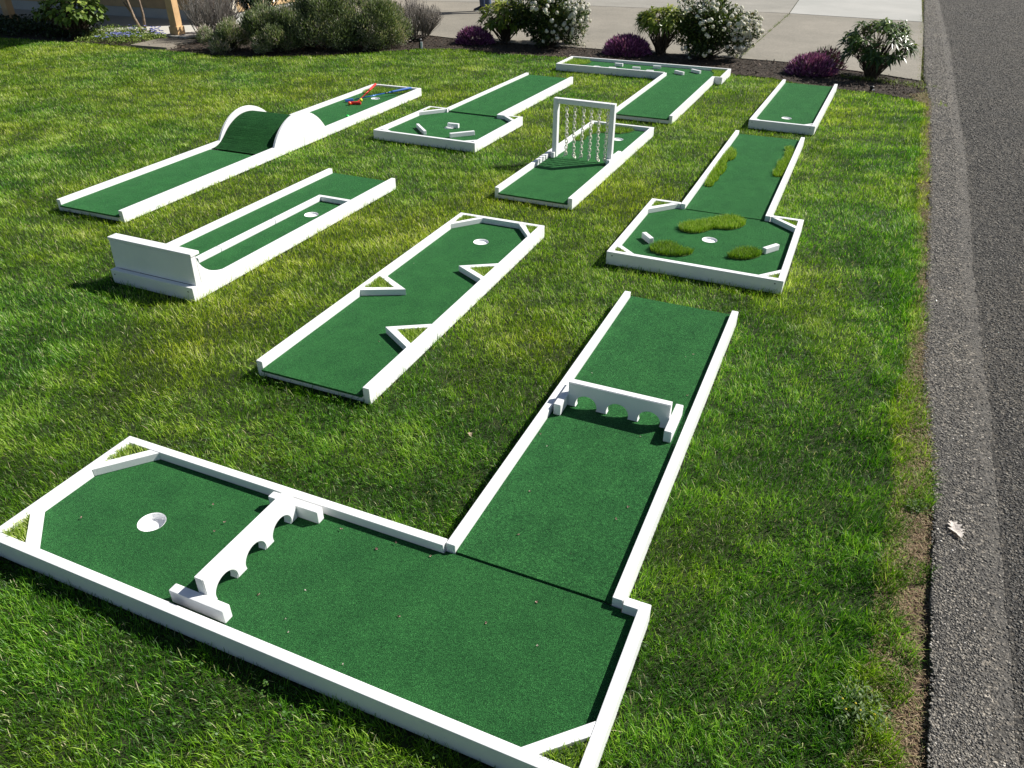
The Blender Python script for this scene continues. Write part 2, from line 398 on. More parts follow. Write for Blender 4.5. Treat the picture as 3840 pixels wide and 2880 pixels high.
def mat_verge():
    m, n, l, b = newmat('dry_verge_soil'); b.inputs['Roughness'].default_value = .95
    v = coords(n, l); f = noise(n, l, v, 45, 5, .7, .5); g = noise(n, l, v, 5, 3)
    c = ramp(n, l, f, [(.3, (.02, .014, .008)), (.5, (.08, .056, .035)), (.75, (.26, .20, .14))])
    l.new(mixc(n, l, 1.0, c, ramp(n, l, g, [(.35, (.5, .45, .38)), (.6, (1.1, 1, .95))]), 'MULTIPLY'), b.inputs['Base Color'])
    bump(n, l, b, f, 1, .01); return m
vo_ = tag(sheetobj(verge, .016, 'verge', mat_verge()), kind='structure')
_ya = [p[1] for p in LAWN_R][::-1]; _xa = [p[0] for p in LAWN_R][::-1]
for v_ in vo_.data.vertices: v_.co.z = .001 if abs(v_.co.x + .02 - np.interp(v_.co.y, _ya, _xa)) < .004 else .010 + .019 * min(1, max(0, (v_.co.y - 1.9) / .7))

# ------------------------------------------------------------------ the courses
POSE = dict(B=(-.76, 8.929, -.426), C=(-.151, 6.157, -.422), G=(1.324, 5.78, -.414), L=(-.236, 2.074, -.409), P=(-3.615, 5.816, -.393),
            R=(-2.593, 4.492, -.418), S=(2.56, 8.459, -.439), T=(1.126, 8.87, -.411), Z=(-1.332, 3.367, -.403))
W, T = .686, .038
FOOT = []      # footprints (pose, a0, b0, a1, b1) kept free of grass
def toworld(k, a, b):
    x, y, t = POSE[k]; return x + a * math.cos(t) - b * math.sin(t), y + a * math.sin(t) + b * math.cos(t)
HOLES_GROUP = 'white framed mini golf holes laid out on the lawn'
def hole(k, label):
    x, y, t = POSE[k]
    return thing('mini_golf_hole', label, 'mini golf hole', (x, y, 0), t, HOLES_GROUP)
def rail(o, x0, y0, x1, y1, name='rail', z1=RT, z0=.012):
    return boxo(x0, y0, z0, x1, y1, z1, name, WHITE, o, .0035)
def carpet(o, outline, cups=(), lift=0, name='carpet'):
    hs = [circ(x, y, .054) for x, y in cups]
    slab(outline, hs, CZ - .012 + lift, CZ + lift, name, CARPET, o)
def deck(o, outline, cups=(), lift=0):
    hs = [circ(x, y, .056) for x, y in cups]
    slab(outline, hs, .016, CZ - .013 + lift, 'deck', WHITE, o)
def cup(o, x, y, fl=.053):
    bm = bmesh.new(); n_ = 40
    prof = [(.0535, CZ + .001), (.0505, CZ - .001), (.0495, fl + .0005), (0.0, .02)]
    rings = [[bm.verts.new((x + r_ * math.cos(6.28318 * k / n_), y + r_ * math.sin(6.28318 * k / n_), z)) for k in range(n_)] for r_, z in prof[:3]]
    c0 = bm.verts.new((x, y, fl))
    for a_, b_ in zip(rings, rings[1:]):
        for k in range(n_): bm.faces.new((a_[k], a_[(k + 1) % n_], b_[(k + 1) % n_], b_[k]))
    for k in range(n_): bm.faces.new((rings[2][k], rings[2][(k + 1) % n_], c0))
    outer = [bm.verts.new((x + .0545 * math.cos(6.28318 * k / n_), y + .0545 * math.sin(6.28318 * k / n_), .018)) for k in range(n_)]
    for k in range(n_): bm.faces.new((outer[k], outer[(k + 1) % n_], rings[0][(k + 1) % n_], rings[0][k]))
    finish(bm, 'cup', CUPW, o)
def brace(o, quad, name='corner_brace', z1=RT - .0025):
    prism(quad, CZ + .001, z1, name, WHITE, o, .002)
def block(o, p, q, wd=.036, h=.04, name='bumper_block', z=CZ):
    """wooden block lying from p to q (centre line)"""
    (x0, y0), (x1, y1) = p, q; L = math.hypot(x1 - x0, y1 - y0); nx, ny = -(y1 - y0) / L * wd / 2, (x1 - x0) / L * wd / 2
    prism([(x0 - nx, y0 - ny), (x1 - nx, y1 - ny), (x1 + nx, y1 + ny), (x0 + nx, y0 + ny)], z + .001, z + h, name, WHITE, o, .004)
def turf(o, poly, pile=.03, dens=11000, z=CZ, name='turf_patch', tint=0, wd=.0028):
    if name in ('turf_corner', 'turf_triangle'): z = CZ + .020; tint += .12
    if name == 'turf_island': pile *= 1.1; dens *= 2.4; wd = .0024
    xs = [p[0] for p in poly]; ys = [p[1] for p in poly]
    A = (max(xs) - min(xs)) * (max(ys) - min(ys)); n_ = int(A * dens * 1.8)
    x = RNG.uniform(min(xs), max(xs), n_); y = RNG.uniform(min(ys), max(ys), n_); k = inpoly(x, y, poly); x = x[k]; y = y[k]; n_ = len(x)
    P = np.stack([x, y, np.full(n_, z + .004)], 1)
    az = RNG.uniform(0, 2 * np.pi, n_)
    V, F, Tt = blades_arr(P, az, pile * RNG.uniform(.75, 1.15, n_), np.full(n_, wd), RNG.uniform(.1, 1.1, n_), .15)
    ac = Acc(); ac.add(V, F, Tt, np.clip(RNG.beta(2, 2.2, n_) + tint, 0, 1))
    v, f = sheet_tris(poly); VV = np.array([[p.x, p.y, z + .004] for p in v]); FF = np.array([i for t in f for i in t]); TT = np.array([len(t) for t in f])
    ac.add(VV, FF, TT, np.zeros(len(VV)), 1)
    return ac.build(name, [TURF, TURFD], o)
def screws(o, pts):
    for x, y, z in pts:
        bm = bmesh.new(); add_tube(bm, [(x, y + .002, z), (x, y - .0015, z)], .0045, 10); finish(bm, 'screw', SCREW, o)
SCREW = mat_simple('screw_metal', (.12, .12, .13), .4, metal=.8)

# --- L: big L-shaped hole in the foreground
o = hole('L', 'nearest and largest L-shaped hole with two arched bridge blocks standing on its carpet')
FL = 2.33; x0, x1, y0 = -1.604, .781, -.69
rail(o, 0, -.022, T, FL, 'rail'); rail(o, W - T, -.022, W, FL, 'rail')
rail(o, x0, -T, -.004, 0); rail(o, W + .004, -T, x1 - T, 0)
rail(o, x0, y0 + T, x0 + T, -T); rail(o, x1 - T, y0 + T, x1, 0); rail(o, x0, y0, x1, y0 + T)
cl = (-1.131, -.352)
carpet(o, rect(x0 + T + .001, y0 + T + .001, x1 - T - .001, -T - .001)[:2] + [(x1 - T - .001, -T - .001), (W - .002, -T - .001), (W - .002, -.026), (.002, -.026), (.002, -T - .001), (x0 + T + .001, -T - .001)], [cl])
deck(o, rect(x0 + T + .002, y0 + T + .002, x1 - T - .002, -T - .002), [cl]); cup(o, *cl, .034)
carpet(o, rect(T + .001, -.018, W - T - .001, FL + .012), lift=.006); deck(o, rect(T + .002, -.012, W - T - .002, FL - .006), lift=.006)
brace(o, [(-1.565, -.24), (-1.394, -.039), (-1.446, -.039), (-1.565, -.178)])
brace(o, [(-1.565, -.478), (-1.565, -.532), (-1.440, -.651), (-1.383, -.651)])
brace(o, [(.572, -.651), (.624, -.651), (.742, -.541), (.742, -.487)])
turf(o, [(-1.563, -.182), (-1.448, -.041), (-1.563, -.041)], .032, 16000, name='turf_corner', tint=.22)
turf(o, [(-1.563, -.536), (-1.444, -.650), (-1.563, -.650)], .032, 16000, name='turf_corner', tint=.22)
turf(o, [(.630, -.650), (.741, -.650), (.741, -.546)], .03, 16000, name='turf_corner', tint=-.05)
FOOT += [('L', x0, y0, x1, 0), ('L', 0, -.02, W, FL + .01)]

# --- Z: zigzag hole with triangular bumpers
o = hole('Z', 'straight hole in the middle with three triangular bumpers filled with turf')
F_ = 2.386
rail(o, 0, 0, T, F_ - T); rail(o, W - T, 0, W, F_ - T); rail(o, 0, F_ - T, W, F_); c_ = (.349, 2.004)
carpet(o, rect(T + .001, -.014, W - T - .001, F_ - T - .001), [c_]); deck(o, rect(T + .002, .004, W - T - .002, F_ - T - .002), [c_]); cup(o, *c_)
def tri(o, pts, inn):
    A, B, C = pts; a, b, c = inn
    prism([A, B, b, a], CZ + .001, RT + .001, 'bumper_board', WHITE, o, .002)
    prism([b, B, C, c], CZ + .001, RT + .001, 'bumper_board', WHITE, o, .002)
    turf(o, [a, b, c], .03, 16000, name='turf_triangle', tint=.12)
tri(o, [(T, .925), (.290, 1.046), (T, 1.195)], [(T, .968), (.210, 1.043), (T, 1.152)])
tri(o, [(W - T, 1.365), (.428, 1.493), (W - T, 1.628)], [(W - T, 1.408), (.505, 1.494), (W - T, 1.582)])
tri(o, [(W - T, .432), (.426, .582), (W - T, .716)], [(W - T, .478), (.500, .583), (W - T, .672)])
brace(o, [(T + .001, 2.142), (.205, F_ - T - .001), (.160, F_ - T - .001), (T + .001, 2.192)])
brace(o, [(W - T - .001, 2.152), (W - T - .001, 2.2), (.55, F_ - T - .001), (.497, F_ - T - .001)])
turf(o, [(T + .001, 2.196), (.157, F_ - T - .001), (T + .001, F_ - T - .001)], .028, 15000, name='turf_corner', tint=.05)
turf(o, [(W - T - .001, 2.205), (W - T - .001, F_ - T - .001), (.553, F_ - T - .001)], .028, 15000, name='turf_corner', tint=.05)
FOOT += [('Z', 0, -.01, W, F_)]

# --- R: U-turn hole with a tall backboard
o = hole('R', 'U-turn hole with a tall white backboard at its near end and a long divider')
F_ = 2.37
rail(o, 0, T, T, F_); rail(o, W - T, T, W, F_); rail(o, 0, 0, W, T); c_ = (.498, 1.441)
carpet(o, rect(T + .001, .26, W - T - .001, F_ + .012), [c_]); deck(o, rect(T + .002, .2, W - T - .002, F_ - .004), [c_]); cup(o, *c_)
for b0, b1 in ((.372, .585), (.589, 1.160), (1.164, 1.762)):
    boxo(.344, b0, CZ + .001, .382, b1, RT - .002, 'divider_board', WHITE, o, .005)
boxo(.3825, 1.724, CZ + .001, W - T - .001, 1.762, RT - .002, 'divider_board', WHITE, o, .003)
# curved ramp carpet (quarter pipe) and side cheeks
n_ = 20; prof = []
for k in range(n_ + 1):
    a_ = math.pi / 2 * k / n_; prof.append((.105 + .2 * (1 - math.sin(a_)), .068 + .205 * (1 - math.cos(a_))))   # y, z : from floor (k=0) to top
bm = bmesh.new(); rows = []
for y_, z_ in prof: rows.append([bm.verts.new((T + .001, y_, z_)), bm.verts.new((W - T - .001, y_, z_))])
for a_, b_ in zip(rows, rows[1:]): bm.faces.new((a_[0], a_[1], b_[1], b_[0]))
r_ = bmesh.ops.solidify(bm, geom=bm.faces[:], thickness=.006)
finish(bm, 'ramp_carpet', CARPET, o)
cheek = [(.088, RT - .0), (.35, RT - .0)] + [(.088 + .262 * (1 - math.sin(math.pi / 2 * k / 16)), RT + .19 * (1 - math.cos(math.pi / 2 * k / 16))) for k in range(1, 17)] + [(.088, .312)]
def yz_prism(poly, x0_, x1_, name, mat, parent, bev=.002):
    bm = bmesh.new(); vs = [bm.verts.new((x0_, y, z)) for y, z in poly]; f = bm.faces.new(vs)
    r = bmesh.ops.extrude_face_region(bm, geom=[f])
    for v in r['geom']:
        if isinstance(v, bmesh.types.BMVert): v.co.x = x1_
    bmesh.ops.recalc_face_normals(bm, faces=bm.faces)
    if bev: bevel_all(bm, bev, 1)
    return finish(bm, name, mat, parent)
cheek = [(.088, RT + .001)] + [(y, z + .001) for y, z in cheek[1:]]
yz_prism(cheek, .006, .030, 'ramp_cheek', WHITE, o); yz_prism(cheek, W - .030, W - .006, 'ramp_cheek', WHITE, o)
yz_prism([(.0385, RT + .0005), (.085, RT + .0005), (.085, .288), (.048, .288)], .004, W - .004, 'backboard', WHITE, o)
boxo(-.002, .046, .289, W + .001, .118, .310, 'backboard_cap', WHITE, o, .004)
screws(o, [(.03, 0, .075), (W - .04, 0, .075)])
FOOT += [('R', 0, 0, W, F_)]

# --- P: long hole with the hump
o = hole('P', 'longest straight hole at the left with a tall carpeted hump between round white panels')
F_ = 4.777; c_ = (.362, 4.213)
for (a0, a1) in ((0, T), (W - T, W)):
    rail(o, a0, 0, a1, 2.318); rail(o, a0, 2.322, a1, F_ - T)
rail(o, 0, F_ - T, W, F_)
carpet(o, rect(T + .001, -.014, W - T - .001, 1.697)); deck(o, rect(T + .002, .004, W - T - .002, 1.69))
carpet(o, rect(T + .001, 2.70, W - T - .001, F_ - T - .001), [c_]); deck(o, rect(T + .002, 2.68, W - T - .002, F_ - T - .002), [c_]); cup(o, *c_)
mid, rad, top = 2.285, .50, .34; cz_ = top - rad
half = math.sqrt(rad ** 2 - (RT + .001 - cz_) ** 2)
arc = []
a0 = math.atan2(RT + .001 - cz_, half)
for k in range(33):
    a_ = math.pi - a0 - (math.pi - 2 * a0) * k / 32; arc.append((mid + rad * math.cos(a_), cz_ + rad * math.sin(a_)))
for xa in (.006, W - .030): yz_prism(arc, xa, xa + .024, 'hump_panel', WHITE, o)
prof = []
for k in range(-36, 37):
    x_ = k / 36 * .582; t_ = abs(x_)
    hr = .50; hc = .292 - hr; te = .33            # crown circle, then a smooth foot
    if t_ < te: z_ = hc + math.sqrt(hr ** 2 - t_ ** 2)
    else:
        z1_ = hc + math.sqrt(hr ** 2 - te ** 2); sl = te / math.sqrt(hr ** 2 - te ** 2); d_ = z1_ - CZ - .002; xq = 1.9 * d_ / sl
        u_ = min(1, (t_ - te) / xq); s1_ = -sl * xq
        z_ = (2 * u_ ** 3 - 3 * u_ ** 2 + 1) * z1_ + (u_ ** 3 - 2 * u_ ** 2 + u_) * s1_ + (-2 * u_ ** 3 + 3 * u_ ** 2) * (CZ + .002)
    prof.append((mid + x_, max(z_, CZ + .002)))
bm = bmesh.new(); rows = [[bm.verts.new((T + .001, y, z)), bm.verts.new((W - T - .001, y, z))] for y, z in prof if 1.704 <= y <= 2.699]
for a_, b_ in zip(rows, rows[1:]): bm.faces.new((a_[0], a_[1], b_[1], b_[0]))
bmesh.ops.solidify(bm, geom=bm.faces[:], thickness=.007)
finish(bm, 'hump_carpet', CARPET, o, True)
turf(o, [(.04, 4.43), (.12, 4.37), (.2, 4.36), (.24, 4.45), (.33, 4.50), (.45, 4.53), (.55, 4.60), (.58, 4.70), (.5, 4.738), (.04, 4.738)], .032, 9000)
turf(o, [(.646, 4.27), (.61, 4.29), (.58, 4.36), (.62, 4.48), (.646, 4.55)], .032, 9000)
FOOT += [('P', 0, 0, W, F_)]

# --- B: square box with fairway
o = hole('B', 'hole with a square box holding three white blocks, back centre beside the chain frame')
l_, r__, m_ = -.22, .952, -1.163; F_ = 2.265
rail(o, 0, 0, T, F_); rail(o, W - T, 0, W, F_)
rail(o, l_ + T, -T, .03, -.001); rail(o, W - T + .004, -T, r__ - T, -.001)
rail(o, l_, m_ + T, l_ + T, -.001); rail(o, r__ - T, m_ + T, r__, -.001); rail(o, l_, m_, r__, m_ + T); c_ = (.374, -.613)
carpet(o, [(l_ + T + .001, m_ + T + .001), (r__ - T - .001, m_ + T + .001), (r__ - T - .001, -T - .001), (W - T, -T - .001), (W - T, -.012), (.032, -.012), (.032, -T - .001), (l_ + T + .001, -T - .001)], [c_])
deck(o, rect(l_ + T + .002, m_ + T + .002, r__ - T - .002, -T - .002), [c_]); cup(o, *c_)
carpet(o, rect(T + .001, -.006, W - T - .001, F_ + .012), lift=.014); deck(o, rect(T + .002, .004, W - T - .002, F_ - .004), lift=.014)
for q in ([(l_ + T, -.30), (.02, -.04), (-.035, -.04), (l_ + T, -.235)], [(.742, -.04), (r__ - T, -.2), (r__ - T, -.145), (.795, -.04)],
          [(l_ + T, -1.03), (l_ + T, -1.08), (-.08, -1.124), (-.02, -1.124)], [(.80, -1.124), (r__ - T, -1.03), (r__ - T, -1.075), (.85, -1.124)]): brace(o, q)
turf(o, [(l_ + T + .001, -.23), (-.04, -.041), (l_ + T + .001, -.041)], .026, 12000, name='turf_corner'); turf(o, [(.80, -.041), (r__ - T - .001, -.14), (r__ - T - .001, -.041)], .026, 12000, name='turf_corner')
block(o, (.065, -.755), (.285, -.975), .03, .042); block(o, (.345, -.595), (.472, -.59), .036, .045); block(o, (.565, -.96), (.745, -.765), .034, .045)
FOOT += [('B', l_, m_, r__, 0), ('B', 0, 0, W, F_)]

# --- C: chain hole
o = hole('C', 'straight hole under the white frame of hanging chains')
F_ = 2.446; c_ = (.44, 1.985)
rail(o, 0, 0, T, F_ - T); rail(o, W - T, 0, W, F_ - T); rail(o, 0, F_ - T, W, F_)
carpet(o, rect(T + .001, -.014, W - T - .001, F_ - T - .001), [c_]); deck(o, rect(T + .002, .004, W - T - .002, F_ - T - .002), [c_]); cup(o, *c_)
turf(o, [(.04, 1.76), (.1, 1.75), (.15, 1.82), (.12, 1.95), (.14, 2.05), (.2, 2.15), (.3, 2.17), (.4, 2.19), (.47, 2.27), (.5, 2.38), (.42, 2.406), (.04, 2.406)], .032, 9000)
FOOT += [('C', 0, 0, W, F_)]

# --- T: L-shaped hole at the back
o = hole('T', 'L-shaped hole at the back beside the flowering shrubs with many small white blocks')
l_, r__, m_, f_ = -1.586, .791, 2.352, 3.018
rail(o, 0, 0, T, m_ + .0); rail(o, W - T, 0, W, m_ + .03)
rail(o, l_, m_ + .001, .0, m_ + T); rail(o, W + .004, m_ + .001, r__ - T, m_ + T - .01)
rail(o, l_, m_ + T, l_ + T, f_ - T); rail(o, r__ - T, m_ + .001, r__, f_ - T); rail(o, l_, f_ - T, r__, f_); c_ = (-1.044, 2.595)
carpet(o, [(l_ + T + .001, m_ + T + .001), (.002, m_ + T + .001), (.04, m_ + .012), (W - T - .001, m_ + .012), (W, m_ + T + .001), (r__ - T - .001, m_ + T + .001), (r__ - T - .001, f_ - T - .001), (l_ + T + .001, f_ - T - .001)], [c_])
deck(o, rect(l_ + T + .002, m_ + T + .002, r__ - T - .002, f_ - T - .002), [c_]); cup(o, *c_)
carpet(o, rect(T + .001, -.014, W - T - .001, m_ + .005), lift=.004); deck(o, rect(T + .002, .004, W - T - .002, m_ - .005), lift=.004)
for p, q in (((-.82, 2.745), (-.70, 2.74)), ((-.81, 2.41), (-.71, 2.43)), ((-.51, 2.565), (-.40, 2.585)), ((-.27, 2.425), (-.17, 2.435)), ((-.265, 2.775), (-.155, 2.80)), ((.10, 2.575), (.24, 2.49)), ((.29, 2.765), (.43, 2.675))):
    block(o, p, q, .036, .042)
turf(o, [(l_ + T + .001, 2.392), (-1.33, 2.44), (-1.30, 2.62), (-1.22, 2.70), (-1.22, 2.86), (-1.3, f_ - T - .002), (l_ + T + .001, f_ - T - .002)], .03, 7000, tint=.12)
turf(o, [(.52, f_ - T - .002), (.56, 2.88), (.60, 2.8), (.62, 2.65), (.64, 2.5), (.72, 2.48), (r__ - T - .001, 2.5), (r__ - T - .001, f_ - T - .002)], .03, 7000, tint=.12)
FOOT += [('T', l_, m_, r__, f_), ('T', 0, -.01, W, m_)]

# --- S: short hole at the right
o = hole('S', 'short straight hole next to the road and dark shrub, closed at its near end')
F_ = 2.375; c_ = (.341, .412)
rail(o, 0, T, T, F_); rail(o, W - T, T, W, F_); rail(o, 0, 0, W, T)
carpet(o, rect(T + .001, T + .001, W - T - .001, F_ + .012), [c_]); deck(o, rect(T + .002, T + .002, W - T - .002, F_ - .004), [c_]); cup(o, *c_)
brace(o, [(T + .001, .15), (T + .001, .115), (.115, T + .001), (.155, T + .001)], z1=RT - .012); brace(o, [(.535, T + .001), (.575, T + .001), (W - T - .001, .13), (W - T - .001, .168)], z1=RT - .008)
screws(o, [(.035, 0, .08), (W - .05, 0, .08)])
FOOT += [('S', 0, 0, W, F_)]

# --- G: grass island hole
o = hole('G', 'hole with three furry turf islands in its square box and turf strips along the fairway')
l_, r__, m_, m2 = -.24, .925, -1.153, .030; F_ = 2.442; c_ = (.345, -.559)
rail(o, 0, -.004, T, F_); rail(o, W - T, -.004, W, F_)
rail(o, l_ + T, m2 - T, -.004, m2); rail(o, W + .004, m2 - T, r__ - T, m2)
rail(o, l_, m_ + T, l_ + T, m2); rail(o, r__ - T, m_ + T, r__, m2); rail(o, l_, m_, r__, m_ + T)
carpet(o, [(l_ + T + .001, m_ + T + .001), (r__ - T - .001, m_ + T + .001), (r__ - T - .001, m2 - T - .001), (W - T + .01, m2 - T - .001), (W - T + .01, -.006), (.03, -.006), (.03, m2 - T - .001), (l_ + T + .001, m2 - T - .001)], [c_])
deck(o, rect(l_ + T + .002, m_ + T + .002, r__ - T - .002, m2 - T - .002), [c_]); cup(o, *c_)
carpet(o, rect(T + .001, .0, W - T - .001, F_ + .012), lift=.004); deck(o, rect(T + .002, .004, W - T - .002, F_ - .004), lift=.004)
for q in ([(l_ + T, -.225), (-.02, -.012), (-.07, -.012), (l_ + T, -.155)], [(.705, -.012), (.753, -.012), (r__ - T, -.12), (r__ - T, -.172)],
          [(l_ + T, -.98), (l_ + T, -1.03), (-.105, -1.114), (-.055, -1.114)], [(.76, -1.114), (.81, -1.114), (r__ - T, -1.02), (r__ - T, -.968)]): brace(o, q)
turf(o, [(l_ + T + .001, -.152), (-.073, -.011), (l_ + T + .001, -.011)], .026, 12000, name='turf_corner'); turf(o, [(.757, -.011), (r__ - T - .001, -.115), (r__ - T - .001, -.011)], .026, 12000, name='turf_corner')
turf(o, [(l_ + T + .001, -1.034), (-.109, -1.113), (l_ + T + .001, -1.113)], .026, 12000, name='turf_corner'); turf(o, [(.814, -1.113), (r__ - T - .001, -1.113), (r__ - T - .001, -1.024)], .026, 12000, name='turf_corner')
def smooth_poly(pts, it=2):
    for _ in range(it):
        q = []
        for i in range(len(pts)):
            a, b = pts[i], pts[(i + 1) % len(pts)]
            q += [(a[0] * .75 + b[0] * .25, a[1] * .75 + b[1] * .25), (a[0] * .25 + b[0] * .75, a[1] * .25 + b[1] * .75)]
        pts = q
    return pts
def shrink(pts, d):
    cx = sum(p[0] for p in pts) / len(pts); cy = sum(p[1] for p in pts) / len(pts)
    return [(cx + (x - cx) * (1 - d / max(math.hypot(x - cx, y - cy), .02)), cy + (y - cy) * (1 - d / max(math.hypot(x - cx, y - cy), .02))) for x, y in pts]
isl = [(.085, -.46), (.13, -.50), (.2, -.505), (.27, -.46), (.32, -.36), (.38, -.325), (.45, -.32), (.51, -.25), (.545, -.15), (.52, -.10), (.45, -.055), (.40, -.05), (.33, -.10), (.24, -.22), (.12, -.33), (.08, -.40)]
turf(o, smooth_poly(shrink(isl, .008)), .040, 14000, name='turf_island', tint=.14)
isl = [(-.01, -.92), (.02, -.96), (.10, -.985), (.19, -.97), (.25, -.945), (.30, -.87), (.29, -.83), (.20, -.83), (.165, -.78), (.10, -.75), (.03, -.79), (-.015, -.86)]
turf(o, smooth_poly(shrink(isl, .008)), .038, 14000, name='turf_island', tint=-.08)
isl = [(.505, -.84), (.56, -.85), (.66, -.825), (.73, -.73), (.735, -.67), (.69, -.63), (.60, -.64), (.55, -.69), (.52, -.79)]
turf(o, smooth_poly(shrink(isl, .008)), .038, 14000, name='turf_island', tint=-.08)
block(o, (-.10, -.715), (-.02, -.805), .034, .044); block(o, (.735, -.66), (.81, -.545), .034, .044)
turf(o, smooth_poly([(.04, 1.83), (.10, 1.83), (.15, 1.66), (.16, 1.5), (.1, 1.40), (.125, 1.27), (.15, 1.14), (.14, 1.0), (.12, .92), (.145, .82), (.12, .75), (.13, .65), (.11, .59), (.042, .62)], 1), .042, 12000, name='turf_strip', tint=.1)
turf(o, smooth_poly([(.645, 2.12), (.54, 2.10), (.545, 2.03), (.57, 1.95), (.56, 1.85), (.585, 1.72), (.54, 1.55), (.55, 1.47), (.555, 1.36), (.54, 1.22), (.56, 1.12), (.645, 1.13)], 1), .042, 12000, name='turf_strip', tint=.1)
screws(o, [(l_ + .04, m_, .08), (r__ - .05, m_, .08)])
FOOT += [('G', l_, m_, r__, m2), ('G', 0, 0, W, F_)]

# ------------------------------------------------------------------ arched bridge blocks
def bridge(label, k, a, b, rot):
    x, y = toworld(k, a, b)
    o = thing('arched_bridge', label, 'golf obstacle', (x, y, CZ + (.006 if rot == 0 else 0)), POSE[k][2] + rot, 'white arched bridge obstacles on the nearest hole')
    H, Lw, th = .134, .49, .038
    cs = [-.155, 0.0, .153]; rr, ch = .054, .018
    pts = [(-Lw / 2, .001)]
    for c0 in cs:
        hw = math.sqrt(rr ** 2 - ch ** 2); a1 = math.atan2(-ch, -hw)
        pts.append((c0 - hw, .001))
        s0 = math.pi + math.asin(ch / rr); s1 = -math.asin(ch / rr)
        for q in range(1, 24): t = s0 + (s1 - s0) * q / 24; pts.append((c0 + rr * math.cos(t), ch + rr * math.sin(t)))
        pts.append((c0 + hw, .001))
    pts += [(Lw / 2, .001), (Lw / 2, H), (-Lw / 2, H)]
    v, f = sheet_tris(pts); bm = bmesh.new(); vs = [bm.verts.new((p.x, -th / 2, p.y)) for p in v]
    fs = [bm.faces.new([vs[i] for i in t]) for t in f]
    bmesh.ops.dissolve_limit(bm, angle_limit=.01, verts=bm.verts, edges=bm.edges)
    fs = bm.faces[:]
    r = bmesh.ops.extrude_face_region(bm, geom=fs)
    for q in r['geom']:
        if isinstance(q, bmesh.types.BMVert): q.co.y = th / 2
    bmesh.ops.recalc_face_normals(bm, faces=bm.faces)
    es = [e for e in bm.edges if len(e.link_faces) == 2 and e.calc_face_angle(0) > .8 and abs(e.verts[0].co.y - e.verts[1].co.y) < 1e-5]
    bmesh.ops.bevel(bm, geom=es, offset=.003, segments=2, affect='EDGES')
    finish(bm, 'arched_board', WHITE, o)
    for s in (-1, 1):
        xa = s * (Lw / 2 + .001); xb = s * (Lw / 2 + .037)
        prism(rect(min(xa, xb), -.118, max(xa, xb), .118), .001, .062, 'foot_block', WHITE, o, .005)
    return o
bridge('white board with three arches standing across the fairway leg of the nearest hole', 'L', .334, 1.083, 0)
bridge('white board with three arches standing across the wide part beside the nearest cup', 'L', -.640, -.345, R(90))

# ------------------------------------------------------------------ chain frame
x, y = toworld('C', .35, 1.155)
CH = thing('chain_frame', 'tall white wooden frame with six white chains hanging in it', 'golf obstacle', (x, y, CZ), POSE['C'][2] - .03)
boxo(-.294, -.026, .001, -.250, .026, .532, 'post', WHITE, CH, .004)
boxo(.250, -.026, .001, .294, .026, .532, 'post', WHITE, CH, .004)
boxo(-.2495, -.026, .487, .2495, .026, .532, 'crossbar', WHITE, CH, .004)
for s in (-1, 1):
    xa, xb = s * .258, s * .292
    boxo(min(xa, xb), -.06, .001, max(xa, xb), -.027, .052, 'foot_block', WHITE, CH, .004)
    boxo(min(xa, xb), .027, .001, max(xa, xb), .27, .052, 'foot_block', WHITE, CH, .004)
CHAINM = mat_simple('chain_plastic', (.80, .77, .66), .35)
HOOK = mat_simple('hook_metal', (.45, .46, .45), .35, metal=.9)
def link_ring(bm, c, axis_z, side, L=.038, Wd=.023, r=.0044):
    """stadium shaped link; long axis axis_z, wide axis side"""
    az_, sd_ = axis_z.normalized(), side.normalized(); pts = []
    hl = (L - Wd) / 2
    for k in range(7): t = math.pi * k / 6; pts.append(c + sd_ * math.cos(t) * Wd / 2 + az_ * (hl + math.sin(t) * Wd / 2))
    for k in range(7): t = math.pi + math.pi * k / 6; pts.append(c + sd_ * math.cos(t) * Wd / 2 + az_ * (-hl + math.sin(t) * Wd / 2))
    n_ = len(pts); m = 6; nrm = az_.cross(sd_); rings = []
    for i in range(n_):
        d = (pts[(i + 1) % n_] - pts[i - 1]).normalized(); a = nrm; b = d.cross(a)
        rings.append([bm.verts.new(pts[i] + (a * math.cos(q) + b * math.sin(q)) * r) for q in [2 * math.pi * j / m for j in range(m)]])
    for i in range(n_):
        A_, B_ = rings[i], rings[(i + 1) % n_]
        for j in range(m): bm.faces.new((A_[j], A_[(j + 1) % m], B_[(j + 1) % m], B_[j]))
for i, cx in enumerate((-.165, -.087, -.007, .070, .148, .226)):
    bm = bmesh.new(); pos = Vector((cx, 0, .452)); tilt = R(random.uniform(-12, 12))
    zaxis = Vector((0, 0, 1)); z = .440; k = 0
    while z > .024:
        yaw = (R(20) if k % 2 == 0 else R(105)) + tilt + R(random.uniform(-10, 10))
        lx = cx + .003 * math.sin(z * 9 + i * 2)
        link_ring(bm, Vector((lx, 0.002 * math.sin(z * 11 + i), z)), zaxis, Vector((math.cos(yaw), math.sin(yaw), 0)))
        z -= .0285; k += 1
    dx = (-1, 1, -1, -.3, 1, .6)[i]
    link_ring(bm, Vector((lx + dx * .008, 0, z + .012)), Vector((-dx * .7, .1, .8)), Vector((.3, 1, .1)))
    ch = finish(bm, 'chain', CHAINM, CH, True)
    bm = bmesh.new(); add_tube(bm, [(cx, 0, .487), (cx, 0, .470)], .002, 6)
    link_ring(bm, Vector((cx, 0, .461)), Vector((0, 0, 1)), Vector((.6, .8, 0)), .022, .016, .002)
    finish(bm, 'eye_hook', HOOK, ch)

